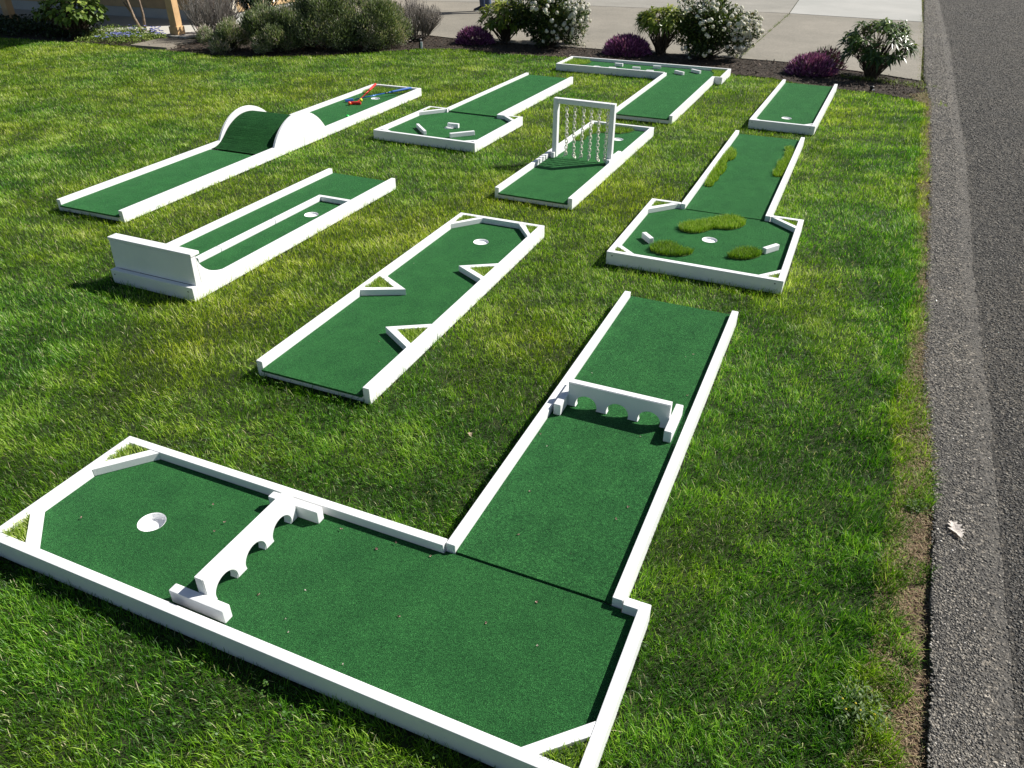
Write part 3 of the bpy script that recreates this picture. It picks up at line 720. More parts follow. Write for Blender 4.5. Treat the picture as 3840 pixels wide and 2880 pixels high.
# ------------------------------------------------------------------ putters and balls on the long hole
def pw(a, b, z): x, y = toworld('P', a, b); return Vector((x, y, z))
def putter(label, head, tip, col, name, twohead=False):
    m1 = mat_simple(name + '_rubber', col, .55); m2 = mat_simple(name + '_shaft', tuple(c * .8 for c in col), .25, metal=.3)
    h = pw(*head); t = pw(*tip); o = thing('putter', label, 'golf club', h, 0, 'junior putters lying on the long hole')
    d = t - h; u = d.normalized(); side = Vector((0, 0, 1)).cross(u).normalized()
    bm = bmesh.new(); add_tube(bm, [u * .03, u * .45], .0065, 10); add_tube(bm, [u * .46, d * .66], .0075, 10); finish(bm, 'shaft', m2, o, True)
    bm = bmesh.new(); add_tube(bm, [u * .44, u * .475], .0095, 10); finish(bm, 'clamp_ring', SCREW if not twohead else m2, o, True)
    bm = bmesh.new(); add_tube(bm, [d * .655, d * .68, d * .97, d], [.0105, .0125, .0145, .010], 12); finish(bm, 'grip', m1, o, True)
    bm = bmesh.new()
    if twohead:
        rm = Matrix((side, u, Vector((0, 0, 1)))).transposed()
        add_box(bm, Vector((0, 0, .0)), (.115, .026, .030), rm); bevel_all(bm, .006)
        add_box(bm, u * .022, (.02, .04, .018), rm)
    else:
        ax = (pw(.143, 3.895, 0) - pw(.20, 3.965, 0)).normalized(); sd_ = Vector((0, 0, 1)).cross(ax)
        rm = Matrix((ax, sd_, Vector((0, 0, 1)))).transposed()
        add_box(bm, ax * .04, (.10, .028, .028), rm); bevel_all(bm, .004)
    finish(bm, 'club_head', m1, o)
    return o
putter('red putter with a red rubber grip lying under the blue one', (.325, 3.845, CZ + .018), (.075, 4.70, CZ + .055), (.62, .03, .025), 'red', True)
putter('blue putter with a long blue grip lying across the red one', (.200, 3.960, CZ + .020), (.612, 4.655, CZ + .060), (.03, .12, .42), 'blue')
def ball(label, a, b, col):
    x, y = toworld('P', a, b); m, n, l, bs = newmat(label.split()[0] + '_ball'); bs.inputs['Base Color'].default_value = (*col, 1); bs.inputs['Roughness'].default_value = .3
    bm = bmesh.new(); bmesh.ops.create_icosphere(bm, subdivisions=4, radius=.0214)
    # dimples
    for v in bm.verts:
        d = v.co.normalized(); q = math.sin(d.x * 26) * math.sin(d.y * 26) * math.sin(d.z * 26); v.co = d * (.0214 - .0004 * max(0, q))
    o = finish(bm, 'golf_ball', m, None, True); o.location = (x, y, CZ + .0216); tag(o, label, 'golf ball', 'coloured golf balls')
ball('yellow golf ball just below the blue putter shaft', .30, 3.985, (.75, .68, .03))
ball('orange red golf ball touching the red putter head', .27, 3.79, (.8, .10, .02))
ball('green golf ball alone near the hump, against the right rail', .60, 3.24, (.03, .65, .08))
#SPLIT
GD = 1.35   # grass density factor
PETALS = [(-1.694, 2.215, 0), (-1.202, 2.294, 0), (-1.122, 2.193, 0), (-1.146, 2.142, 0), (-0.890, 1.835, 0), (-0.729, 1.854, 1), (-0.768, 1.728, 1), (-0.744, 1.673, 1), (-0.509, 2.058, 0), (-0.659, 2.157, 0), (0.075, 2.382, 0), (0.469, 2.290, 0), (0.413, 2.219, 0), (0.027, 2.130, 0), (0.096, 2.005, 0), (0.228, 2.034, 0), (-0.508, 2.057, 0), (-0.300, 2.022, 0), (-0.439, 2.085, 0), (0.089, 1.806, 0), (-0.383, 1.740, 0), (-0.084, 1.715, 0), (0.087, 1.624, 1), (-0.539, 1.548, 1), (0.973, 3.498, 0), (0.926, 3.473, 1), (0.864, 3.102, 0), (0.412, 3.305, 1), (0.157, 2.688, 1), (0.585, 2.762, 1), (0.131, 2.779, 0), (-0.734, 3.623, 0), (-0.659, 4.677, 1)]
# ------------------------------------------------------------------ lawn
def in_foot(x, y, m=.006):
    c = np.zeros(len(x), bool)
    for k, a0, b0, a1, b1 in FOOT:
        px, py, t = POSE[k]; dx = x - px; dy = y - py
        a = dx * math.cos(t) + dy * math.sin(t); b = -dx * math.sin(t) + dy * math.cos(t)
        c |= (a > a0 - m) & (a < a1 + m) & (b > b0 - m) & (b < b1 + m)
    return c
def near_foot(x, y, m=.10): return in_foot(x, y, m)
LAWNX = [(x_ + (.14 if i_ >= len(LAWN_FAR) and i_ < len(LAWN_FAR) + len(LAWN_R) else 0), y_) for i_, (x_, y_) in enumerate(LAWN)]
def scatter_band(y0, y1, dens, poly):
    zz = .84 * y1 + 1.16; hw = .677 * zz * 1.06 + .35
    n_ = int((y1 - y0) * 2 * hw * dens); x = RNG.uniform(-hw, hw, n_); y = RNG.uniform(y0, y1, n_)
    k = inpoly(x, y, poly); return x[k], y[k]
def edge_dist_right(x, y):
    ya = np.array([p[1] for p in LAWN_R][::-1]); xa = np.array([p[0] for p in LAWN_R][::-1])
    return np.interp(y, ya, xa) - x
xs, ys, dps = [], [], []
yb = .55
while yb < 15:
    ye = yb + max(.25, yb * .08); dp = .84 * (yb + ye) / 2 + 1.16
    dens = float(np.clip(66000 / dp ** 1.28, 3000, 18000)) * GD
    x, y = scatter_band(yb, ye, dens, LAWNX); xs.append(x); ys.append(y); dps.append(np.full(len(x), dp)); yb = ye
x = np.concatenate(xs); y = np.concatenate(ys); dp = np.concatenate(dps)
k = ~in_foot(x, y); x, y, dp = x[k], y[k], dp[k]
er = edge_dist_right(x, y)
wob = (vnoise(x, y, 5, 5) - .5) * .22 + (vnoise(x, y, 17, 6) - .5) * .12
ex_ = np.interp(y, np.array([p[1] for p in EDGE][::-1]), np.array([p[0] for p in EDGE][::-1])) - x
k = ((er > -.05 + wob * np.clip((5 - y) / 2.5, .5, 1)) & (ex_ > .005)) | (y > 9.4); x, y, dp, er = x[k], y[k], dp[k], er[k]; ex_ = ex_[k]
n_ = len(x)
n1 = vnoise(x, y, 3.2, 1); n2 = vnoise(x, y, 9, 2); n3 = vnoise(x, y, 1.1, 3); n4 = vnoise(x, y, 24, 4)
n5 = vnoise(x, y, 45, 14)
Ln = (.012 + .010 * n1 + .012 * n2 + .012 * n4 + .008 * n5) * RNG.uniform(.6, 1.4, n_)
Ln *= np.where(near_foot(x, y, .04), 1.3, 1.0)
tall = (er < .30) & (vnoise(x, y, 8, 44) > .45); Ln = np.where(tall, Ln * 1.7, Ln)
az = 6.28 * (vnoise(x, y, 2.3, 8) + .5 * vnoise(x, y, 7, 9)) + RNG.normal(0, 1.6, n_)
Wd = .0023 * np.clip(dp / 3.2, 1, 5) ** .55 * RNG.uniform(.7, 1.3, n_)
lean = RNG.uniform(.0, 1.6, n_)
P = np.stack([x, y, np.where((er < .02) & (y < 9.4), np.clip((.02 - er) / np.maximum(.05 - er + ex_, .02), 0, 1) * (.010 + .019 * np.clip((y - 1.9) / .7, 0, 1)), 0.0)], 1)
V, F, Tt = blades_arr(P, az, Ln, Wd, lean, .25)
rnd = np.clip(RNG.beta(1.5, 2.0, n_) + (n4 - .5) * .35 + (n2 - .5) * .3 + (vnoise(x * 1.0 + y * .3, y * 2.2, 3.0, 61) - .5) * .5, 0, .94)
rnd = np.clip(rnd - .12 * np.clip((3.6 - y) / 1.5, 0, 1), 0, 1)
rnd = np.where(RNG.random(n_) < .03, RNG.uniform(.94, 1, n_), rnd)
# dry, yellower patches
def gs(cx, cy, sx, sy): return np.exp(-((x - cx) / sx) ** 2 - ((y - cy) / sy) ** 2)
dry = .08 + .34 * np.clip((y - 3.0) / 2.2, 0, 1) - .10 * np.clip((y - 9) / 3, 0, 1)
dry += .6 * gs(-1.75, 4.3, .5, .8) + .4 * gs(-1.0, 5.6, .9, .8) + .35 * gs(.15, 3.9, .35, .7) + .25 * gs(.6, 7.6, .7, 1.0) + .35 * gs(-7.2, 13.4, 1.6, .35) + .25 * gs(1.0, 6.0, .4, .8) + .2 * gs(-2.9, 5.0, .5, .6)
dry -= .35 * np.clip(1 - er / 1.3, 0, 1) * (y < 9)
dry += (n3 - .5) * .75 + (vnoise(x, y, 4.5, 12) - .5) * .35
dry = np.where(er < .10 + .08 * n2, dry + .5, dry)
dry = np.clip(dry, 0, 1)
me = mesh_np('lawn', V, F, Tt, {'rnd': np.repeat(rnd, 7), 'dry': np.repeat(dry, 7)})
print('lawn blades', n_)
tag(link('lawn', me, GRASS), 'short mown green lawn around the golf holes', 'lawn', kind='stuff')

# clover among the near grass
def discs_arr(P, r, N=None):
    n = len(P); V = np.zeros((n, 6, 3)); ph = RNG.uniform(0, 6.28, n)
    tx = RNG.normal(0, .25, n); ty = RNG.normal(0, .25, n)
    for k in range(6):
        a = ph + 6.2832 * k / 6; V[:, k] = P + np.stack([r * np.cos(a), r * np.sin(a), r * (np.cos(a) * tx + np.sin(a) * ty)], 1)
    F = np.array([0, 1, 2, 3, 4, 5]); return V.reshape(-1, 3), (np.arange(n)[:, None] * 6 + F[None]).ravel(), np.full(n, 6)
CLOV = mat_leaf('clover_leaf', [(0, (.05, .13, .015)), (1, (.11, .22, .03))], .5, .3)
cl = []
for cx, cy, s_, m in ((-1.0, 2.35, .35, 160), (-.75, 3.05, .3, 180), (-1.9, 1.75, .3, 120), (-1.3, 2.75, .3, 120), (.3, 1.0, .5, 60), (-.9, 1.3, .5, 120)):
    q = RNG.normal(0, s_, (m, 2)) + np.array([cx, cy]); cl.append(q)
cl = np.concatenate(cl); cl = cl[~in_foot(cl[:, 0], cl[:, 1], .02)]
tri3 = np.concatenate([cl + np.array([.006 * math.cos(t), .006 * math.sin(t)]) for t in (0, 2.1, 4.2)])
ac = Acc(); V, F, Tt = discs_arr(np.stack([tri3[:, 0], tri3[:, 1], np.tile(RNG.uniform(.02, .042, len(cl)), 3)], 1), RNG.uniform(.003, .005, len(tri3))); ac.add(V, F, Tt, RNG.random(len(tri3)))
tag(ac.build('clover', CLOV), 'tiny round clover leaves scattered in the near lawn', 'clover', kind='stuff')

# dry grass along the road edge
yy = RNG.uniform(.8, 10.2, 70000); ya = np.array([p[1] for p in LAWN_R][::-1]); xa = np.array([p[0] for p in LAWN_R][::-1])
xl = np.interp(yy, ya, xa); ye_ = np.array([p[1] for p in EDGE][::-1]); xe_ = np.array([p[0] for p in EDGE][::-1]); xr = np.interp(yy, ye_, xe_)
t_ = RNG.random(len(yy)) ** 1.2; xx = xl - .12 + (xr - xl + .125) * t_
cl_ = .5 * vnoise(xx, yy, 9, 21) + .3 * vnoise(xx * .8 + yy * .6, yy * .8 - xx * .6, 23, 22) + .2 * RNG.random(len(xx)) + .25 * (1 - t_) ; k = cl_ > .38; xx, yy = xx[k], yy[k]; n_ = len(xx)
far = np.clip((yy - 1) / 4, 1, 2.2)
V, F, Tt = blades_arr(np.stack([xx, yy, np.clip(t_[k] * 1.05 - .05, 0, 1) * (.010 + .019 * np.clip((yy - 1.9) / .7, 0, 1))], 1), RNG.uniform(0, 6.28, n_), RNG.uniform(.010, .034, n_), .0022 * far, RNG.uniform(.8, 2.2, n_), .7)
ac = Acc(); ac.add(V, F, Tt, np.clip(RNG.beta(2, 2, n_) + .22 * (vnoise(xx, yy, 5, 31) - .45), 0, 1))
q = RNG.uniform(9.9, 23, 2500); xq = np.interp(q, ye_, xe_) + RNG.normal(-.02, .035, 2500)
V, F, Tt = blades_arr(np.stack([xq, q, np.full(2500, .012)], 1), RNG.uniform(0, 6.28, 2500), RNG.uniform(.02, .05, 2500), np.full(2500, .006), RNG.uniform(.5, 1.8, 2500), .4)
ac.add(V, F, Tt, np.where(RNG.random(2500) < .6, RNG.uniform(.85, 1, 2500), RNG.uniform(.3, .7, 2500)))
tag(ac.build('dry_grass', DRYG), 'dry tan grass and roots along the edge of the road', 'dry grass', kind='stuff')
# weeds in the driveway joint and at the bed corner
JOINTW = mat_leaf('joint_weed', [(0, (.08, .12, .02)), (1, (.25, .30, .06))], .6, .3)
ac = Acc()
t_ = RNG.random(1500) ** 1.0; dens = vnoise(t_ * 10, t_ * 0, 2.2, 3); k = (dens > .42) | (RNG.random(1500) < .1); t_ = t_[k]
jx = 3.5 + (5.915 - 3.5) * t_ + RNG.normal(0, .022, len(t_)); jy = 12.62 + (17.96 - 12.62) * t_ + RNG.normal(0, .02, len(t_))
V, F, Tt = blades_arr(np.stack([jx, jy, np.full(len(t_), .012)], 1), RNG.uniform(0, 6.28, len(t_)), RNG.uniform(.02, .05, len(t_)), np.full(len(t_), .006), RNG.uniform(.5, 2, len(t_)), .4); ac.add(V, F, Tt, RNG.random(len(t_)))
m = 900; wx = RNG.uniform(4.6, 5.6, m); wy = 11.28 - (wx - 4.6) * .75 + RNG.normal(0, .10, m); k = RNG.random(m) < .4 + .6 * vnoise(wx, wy, 6, 4); wx, wy = wx[k], wy[k]; m = len(wx)
V, F, Tt = blades_arr(np.stack([wx, wy, np.full(m, .012)], 1), RNG.uniform(0, 6.28, m), RNG.uniform(.025, .07, m), np.full(m, .006), RNG.uniform(.4, 1.6, m), .3); ac.add(V, F, Tt, RNG.random(m))
tag(ac.build('joint_weeds', JOINTW), 'green weeds growing in the driveway joint and along the bed corner', 'weeds', kind='stuff')

# mulch chips
CHIP = mat_leaf('bark_chips', [(0, (.02, .012, .008)), (.5, (.07, .045, .028)), (.85, (.17, .115, .08)), (1, (.5, .42, .34))], .85, 0)
m = 60000; x = RNG.uniform(-7, 5.7, m); y = RNG.uniform(9.7, 16, m); k = inpoly(x, y, bed); x, y = x[k][:16000], y[k][:16000]; m = len(x)
D = RNG.normal(0, 1, (m, 3)); D[:, 2] *= .35; N = RNG.normal(0, .4, (m, 3)); N[:, 2] += 1
V, F, Tt = leaves_arr(np.stack([x, y, RNG.uniform(.012, .035, m)], 1), D, N, RNG.uniform(.02, .06, m), RNG.uniform(.008, .022, m), 0, .1)
ac = Acc(); ac.add(V, F, Tt, RNG.beta(1.6, 3.2, m)); tag(ac.build('bark_mulch', CHIP), 'dark brown bark mulch covering the planting bed', 'mulch', kind='stuff')

# ------------------------------------------------------------------ shrubs
def clumps(c, rad, K, rs, n, zmin=.03, low=.0):
    """points on the shells of K lumps packed into an ellipsoid; returns points and outward normals (local)"""
    a = RNG.normal(0, 1, (K, 3)); a /= np.linalg.norm(a, axis=1, keepdims=True); a[:, 2] = np.where(a[:, 2] < 0, a[:, 2] * .75, a[:, 2])
    cc = np.array(c) + a * np.array(rad) * RNG.uniform(.30, .88, (K, 1))
    i = RNG.integers(0, K, n); N = RNG.normal(0, 1, (n, 3)); N /= np.linalg.norm(N, axis=1, keepdims=True)
    rr = rs * RNG.uniform(.7, 1.25, K)[i] * RNG.uniform(.55, 1.08, n)
    P = cc[i] + N * rr[:, None]; k = P[:, 2] > zmin; P, N = P[k], N[k]
    O = (P - np.array(c)) / np.array(rad); O /= np.maximum(np.linalg.norm(O, axis=1, keepdims=True), .05)
    return P, N * .6 + O * .6
def stems(o, base, tips, r0=.012, mat=None, name='branches'):
    """curved branches from base to tips"""
    tips = np.asarray(tips); n = len(tips); b = np.array(base) + RNG.normal(0, .03, (n, 3)) * np.array([1, 1, 0])
    m1 = b * .55 + tips * .45 + RNG.normal(0, .03, (n, 3)) + np.array([0, 0, .04]); ac = Acc()
    for A_, B_, ra, rb in ((b, m1, r0, r0 * .7), (m1, tips, r0 * .7, r0 * .3)):
        V, F, Tt = tubes_arr(A_, B_, np.full(n, ra), np.full(n, rb)); ac.add(V, F, Tt, np.zeros(n))
    return ac.build(name, mat or BARKM, o)
SAGE = mat_leaf('sage_leaf', [(0, (.035, .048, .024)), (.3, (.12, .155, .075)), (.55, (.23, .28, .15)), (.74, (.38, .35, .29)), (1, (.60, .48, .46))], .8, .28)
def sage(label, x, y, rx, ry, h, n, K, tintup=0.0):
    o = thing('green_shrub', label, 'shrub', (x, y, .0), 0, 'grey green shrubs in the bed')
    P, N = clumps((0, 0, h * .40), (rx, ry, h * .60), K, min(rx, ry) * .36, n, .01)
    D = N * .55 + np.array([0, 0, .75]) + RNG.normal(0, .3, P.shape); Nn = RNG.normal(0, 1, P.shape)
    V, F, Tt = leaves_arr(P, D, Nn, RNG.uniform(.03, .07, len(P)), RNG.uniform(.009, .015, len(P)), 0, .2)
    rn = np.clip(RNG.beta(2, 2, len(P)) * .8 + .55 * (vnoise(P[:, 0] + 9, P[:, 2] + P[:, 1] + 9, 7, int(x * 10) & 7) - .5) + tintup, 0, 1)
    ac = Acc(); ac.add(V, F, Tt, rn); ac.build('foliage', SAGE, o)
    stems(o, (0, 0, 0), P[RNG.integers(0, len(P), 40)] * .85, .007)
    return o
sage('large rounded grey-green shrub in the centre of the left bed', -3.02, 13.55, .80, .66, 1.05, 44000, 44)
sage('smaller bright green shrub low in front, left of the large grey-green shrub', -3.85, 13.12, .56, .42, .66, 22000, 26, .02)
sage('grey-green shrub with mauve tips beside the grey dried bush near the driveway', -2.26, 13.52, .58, .50, .90, 29000, 30, .08)
sage('low straggly mauve-grey shrub at the left end of the shrub row', -4.58, 13.22, .46, .36, .46, 12000, 16, .26)

DEAD = mat_leaf('dead_twigs', [(0, (.10, .085, .065)), (.5, (.25, .22, .195)), (1, (.48, .44, .40))], .85, .05)
def dead(label, x, y, spread, h, lean, n=900):
    o = thing('dried_bush', label, 'bush', (x, y, 0), 0)
    ac = Acc(); K = 46
    a = RNG.uniform(0, 6.28, K); r = spread * np.sqrt(RNG.random(K)); top = np.stack([r * np.cos(a) + lean, r * np.sin(a), h * .42 * (1.1 - .5 * (r / spread) ** 2) * RNG.uniform(.8, 1.1, K)], 1)
    b = RNG.normal(0, .03, (K, 3)) * np.array([1, 1, 0]); md = b * .5 + top * .5 + np.stack([top[:, 0] * .18, top[:, 1] * .18, -.02 * np.ones(K)], 1)
    for A_, B_, ra, rb in ((b, md, .008, .006), (md, top, .006, .004)):
        V, F, Tt = tubes_arr(A_, B_, np.full(K, ra), np.full(K, rb)); ac.add(V, F, Tt, RNG.random(K) * .4)
    i = RNG.integers(0, K, n); f = RNG.random(n)[:, None]; A_ = md[i] * (1 - f) + top[i] * f
    d = np.stack([A_[:, 0] * .5 + RNG.normal(0, .05, n), A_[:, 1] * .5 + RNG.normal(0, .05, n), h * RNG.uniform(.25, .62, n)], 1)
    B_ = A_ + d; B_[:, 2] = np.minimum(B_[:, 2], h * (1.02 - .35 * ((B_[:, 0] - lean) / spread / 1.4) ** 2))
    V, F, Tt = tubes_arr(A_, B_, np.full(n, .0036), np.full(n, .0022)); ac.add(V, F, Tt, .2 + .8 * RNG.random(n))
    m = n * 2; i = RNG.integers(0, n, m); f = RNG.uniform(.25, 1, m)[:, None]; A2 = A_[i] * (1 - f) + B_[i] * f
    B2 = A2 + np.stack([RNG.normal(0, .02, m), RNG.normal(0, .02, m), RNG.uniform(.03, .085, m)], 1)
    V, F, Tt = tubes_arr(A2, B2, np.full(m, .0030), np.full(m, .0022)); ac.add(V, F, Tt, .3 + .7 * RNG.random(m))
    ac.build('twigs', DEAD, o); return o
dead('grey dried bush of upright twigs beside the driveway, right of the green shrubs', -1.72, 14.38, .34, .66, 0.0, 1500)
dead('grey leafless bush with thin arching twigs in front of the porch post', -5.30, 14.30, .40, .84, .12, 750)

HEATH = mat_leaf('heather_spikes', [(0, (.04, .008, .04)), (.4, (.19, .04, .17)), (.75, (.45, .15, .40)), (1, (.72, .40, .62))], .7, .15)
HEATHG = mat_leaf('heather_green', [(0, (.02, .03, .012)), (1, (.08, .10, .04))], .8, .1)
def heather(label, x, y, rx, ry, h, n=2600, tint=0, green=0.12):
    o = thing('heather', label, 'heather', (x, y, 0), 0, 'low purple heather plants')
    N = RNG.normal(0, 1, (n, 3)); N[:, 2] = np.abs(N[:, 2]); N /= np.linalg.norm(N, axis=1, keepdims=True)
    P = N * np.array([rx, ry, h]) * RNG.uniform(.62, .93, (n, 1)) * (1 + .12 * (vnoise(N[:, 0] * 3 + 9, N[:, 1] * 3 + 9, 2, 5) - .5))[:, None]; P[:, 2] = np.maximum(P[:, 2], .02)
    D = N * .9 + np.array([0, 0, .45]) + RNG.normal(0, .22, P.shape)
    V, F, Tt = leaves_arr(P, D, RNG.normal(0, 1, P.shape), RNG.uniform(.04, .085, n), RNG.uniform(.012, .019, n), 0, .5)
    ac = Acc(); ac.add(V, F, Tt, np.clip(RNG.beta(2, 2.2, n) + tint, 0, 1)); ac.build('flower_spikes', HEATH, o)
    m = int(n * green) + 300; N = RNG.normal(0, 1, (m, 3)); N[:, 2] = np.abs(N[:, 2]); N /= np.linalg.norm(N, axis=1, keepdims=True)
    P = N * np.array([rx, ry, h]) * RNG.uniform(.45, .98, (m, 1)); V, F, Tt = leaves_arr(P, N + np.array([0, 0, .6]), RNG.normal(0, 1, P.shape), RNG.uniform(.03, .08, m), RNG.uniform(.006, .01, m), 0, .2)
    ac = Acc(); ac.add(V, F, Tt, RNG.random(m)); ac.build('foliage', HEATHG, o); return o
heather('purple heather furthest left, beside the first yellow-green shrub', -.66, 13.98, .33, .28, .27)
heather('largest purple heather mound behind the L-shaped hole at the back', 1.80, 12.98, .39, .32, .30, 4200)
heather('pinkish purple heather at the foot of the dark shrub by the road', 4.24, 11.48, .36, .30, .27, 3200, .08, .3)
heather('faded brownish heather half hidden behind the pinkish purple heather', 4.55, 11.84, .30, .18, .30, 500, -.25, 2.0)

def whorl_shrub(label, x, y, rx, ry, h, K, stops, name='rhododendron', L=.115, W_=.036, z0=.25, per=11, rough=.35, cat='shrub', seed_c=None):
    o = thing(name, label, cat, (x, y, 0), 0)
    mt = mat_leaf(name + '_leaf_%d' % int(h * 1000), stops, rough, .22, .38)
    a = RNG.uniform(0, 6.28, K); ph = np.arccos(np.clip(1 - RNG.random(K) * 1.4, -1, 1)); rr = RNG.uniform(.62, 1.0, K) ** .6
    ax = np.stack([np.sin(ph) * np.cos(a), np.sin(ph) * np.sin(a), np.cos(ph)], 1)
    cz = z0 + (h - z0) * .45; C_ = ax * np.array([rx * .95, ry * .95, (h - cz) * .95]) * rr[:, None] + np.array([0, 0, cz]); C_[:, 2] = np.maximum(C_[:, 2], z0 * .7)
    axd = ax * .7 + np.array([0, 0, .7]) + RNG.normal(0, .15, ax.shape); axd /= np.linalg.norm(axd, axis=1, keepdims=True)
    i = np.repeat(np.arange(K), per); n = len(i); A_ = axd[i]; t = np.cross(A_, np.array([.31, .87, .1])); t /= np.linalg.norm(t, axis=1, keepdims=True); b = np.cross(A_, t)
    phi = np.tile(np.arange(per) * 2.39996, K) + RNG.normal(0, .2, n); el = np.tile(np.linspace(.05, .75, per), K) + RNG.normal(0, .12, n)
    D = (t * np.cos(phi)[:, None] + b * np.sin(phi)[:, None]) * np.cos(el)[:, None] + A_ * np.sin(el)[:, None]
    P = C_[i] + A_ * (RNG.random(n)[:, None] - .5) * .03
    V, F, Tt = leaves_arr(P, D, A_, L * RNG.uniform(.7, 1.15, n), W_ * RNG.uniform(.8, 1.15, n), RNG.uniform(.2, .9, n)[:, None], .22)
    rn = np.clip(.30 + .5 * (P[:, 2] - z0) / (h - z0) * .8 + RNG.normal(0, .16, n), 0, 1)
    ac = Acc(); ac.add(V, F, Tt, rn); ac.build('foliage', mt, o)
    stems(o, (0, 0, 0), C_, .010); return o
YG = [(0, (.03, .055, .008)), (.35, (.09, .14, .015)), (.7, (.26, .31, .04)), (1, (.52, .50, .10))]
DG = [(0, (.012, .025, .006)), (.5, (.045, .085, .018)), (.85, (.11, .17, .035)), (1, (.24, .28, .07))]
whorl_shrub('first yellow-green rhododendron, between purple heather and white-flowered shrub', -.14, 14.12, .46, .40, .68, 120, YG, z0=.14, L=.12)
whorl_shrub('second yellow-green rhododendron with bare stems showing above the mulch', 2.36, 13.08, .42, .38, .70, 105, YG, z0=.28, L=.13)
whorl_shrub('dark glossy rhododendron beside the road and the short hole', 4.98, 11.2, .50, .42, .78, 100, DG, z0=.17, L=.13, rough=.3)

VIB = mat_leaf('viburnum_leaf', [(0, (.012, .02, .006)), (.5, (.045, .075, .018)), (.85, (.12, .17, .03)), (1, (.24, .16, .05))], .4, .2, .4)
PETAL = mat_leaf('white_flowers', [(0, (.50, .42, .37)), (.5, (.70, .66, .61)), (1, (.82, .80, .77))], .6, .2)
def viburnum(label, x, y, rx, ry, h, n, nf):
    o = thing('flowering_shrub', label, 'shrub', (x, y, 0), 0, 'round shrubs covered in white flowers')
    P, N = clumps((0, 0, h * .46), (rx, ry, h * .54), 40, min(rx, ry) * .30, n, .04, .25)
    V, F, Tt = leaves_arr(P, N + RNG.normal(0, .5, P.shape), N + np.array([0, 0, .6]), RNG.uniform(.04, .07, len(P)), RNG.uniform(.02, .032, len(P)), 0, .2)
    ac = Acc(); ac.add(V, F, Tt, np.clip(RNG.beta(2, 2.5, len(P)) + .25 * N[:, 2] * .5, 0, 1)); ac.build('foliage', VIB, o)
    stems(o, (0, 0, 0), P[RNG.integers(0, len(P), 40)] * .85, .009)
    O = P / np.array([rx, ry, h]); out = np.linalg.norm((P - np.array([0, 0, h * .46])) / np.array([rx, ry, h * .54]), axis=1)
    wgt = np.clip(out - .72, 0, .30) * (1.0 + .8 * np.clip(P[:, 0] / rx, -.5, 1)) * (1.2 - .8 * np.clip(P[:, 1] / ry, -1, 1)) * (1 + 2.2 * np.clip(P[:, 2] / h - .3, -.2, 1)); wgt = np.clip(wgt, 0, None); wgt /= wgt.sum()
    sel = RNG.choice(len(P), nf, replace=False, p=wgt); ac = Acc()
    C_ = P[sel] + N[sel] * .05; per = 34; i = np.repeat(np.arange(nf), per); m = len(i)
    D = RNG.normal(0, 1, (m, 3)) + N[sel][i] * 1.1; D /= np.linalg.norm(D, axis=1, keepdims=True)
    rr = RNG.uniform(.020, .036, nf)[i]
    U_ = np.cross(D, RNG.normal(0, 1, (m, 3))); U_ /= np.linalg.norm(U_, axis=1, keepdims=True)
    V, F, Tt = leaves_arr(C_[i] + D * rr[:, None] - U_ * .011, U_, D, np.full(m, .028), np.full(m, .026), 0, .1)
    ac.add(V, F, Tt, np.clip(RNG.beta(3, 2, m), 0, 1)); ac.build('flowers', PETAL, o); return o
viburnum('white-flowered shrub left of the L-shaped hole at the back, nearer the person', .62, 13.74, .72, .58, .98, 12000, 190)
viburnum('white-flowered shrub right behind the corner of the L-shaped hole at the back', 3.05, 12.72, .64, .54, .90, 12000, 190)

CAM_ = [(0, (.006, .012, .006)), (.6, (.015, .03, .012)), (1, (.05, .08, .03))]
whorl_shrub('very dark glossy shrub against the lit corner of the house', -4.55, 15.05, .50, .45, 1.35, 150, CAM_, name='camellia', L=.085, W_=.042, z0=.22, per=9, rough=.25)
MAP = [(0, (.04, .07, .01)), (.5, (.13, .21, .03)), (1, (.36, .42, .09))]
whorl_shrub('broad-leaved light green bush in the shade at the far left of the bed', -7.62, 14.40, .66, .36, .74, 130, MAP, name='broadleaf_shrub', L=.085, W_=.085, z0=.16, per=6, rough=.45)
# slim bare tree
o = thing('slim_tree', 'slim bare-stemmed young tree rising out of the blue flowers by the porch', 'tree', (-6.76, 15.05, 0))
for pts, r_ in (([(0, 0, 0), (-.10, .02, .25), (-.17, .03, .6), (-.2, .05, 1.3), (-.35, .0, 2.2)], [.032, .027, .024, .02, .01]), ([(.03, .06, 0), (.05, .08, .3), (.02, .1, .6), (.1, .1, 1.4), (.25, .1, 2.3)], [.025, .021, .022, .016, .008]), ([(-.12, .02, .32), (-.22, .03, .48), (-.34, .05, .75), (-.5, .1, 1.4)], [.016, .014, .012, .006])):
    bm = bmesh.new(); add_tube(bm, pts, r_, 9); finish(bm, 'stem', mat_simple('tree_bark', (.27, .20, .14), .85, 30, .3, .4), o, True)
tips = np.array([[-.5, .1, 1.4], [-.35, 0, 2.2], [.25, .1, 2.3]]); ii = RNG.integers(0, 3, 60)
A_ = tips[ii] * RNG.uniform(.85, 1, (60, 1)); B_ = A_ + np.stack([RNG.normal(0, .2, 60), RNG.normal(0, .2, 60), RNG.uniform(.1, .5, 60)], 1)
V, F, Tt = tubes_arr(A_, B_, np.full(60, .005), np.full(60, .002)); ac = Acc(); ac.add(V, F, Tt, np.zeros(60)); ac.build('twigs', BARKM, o)
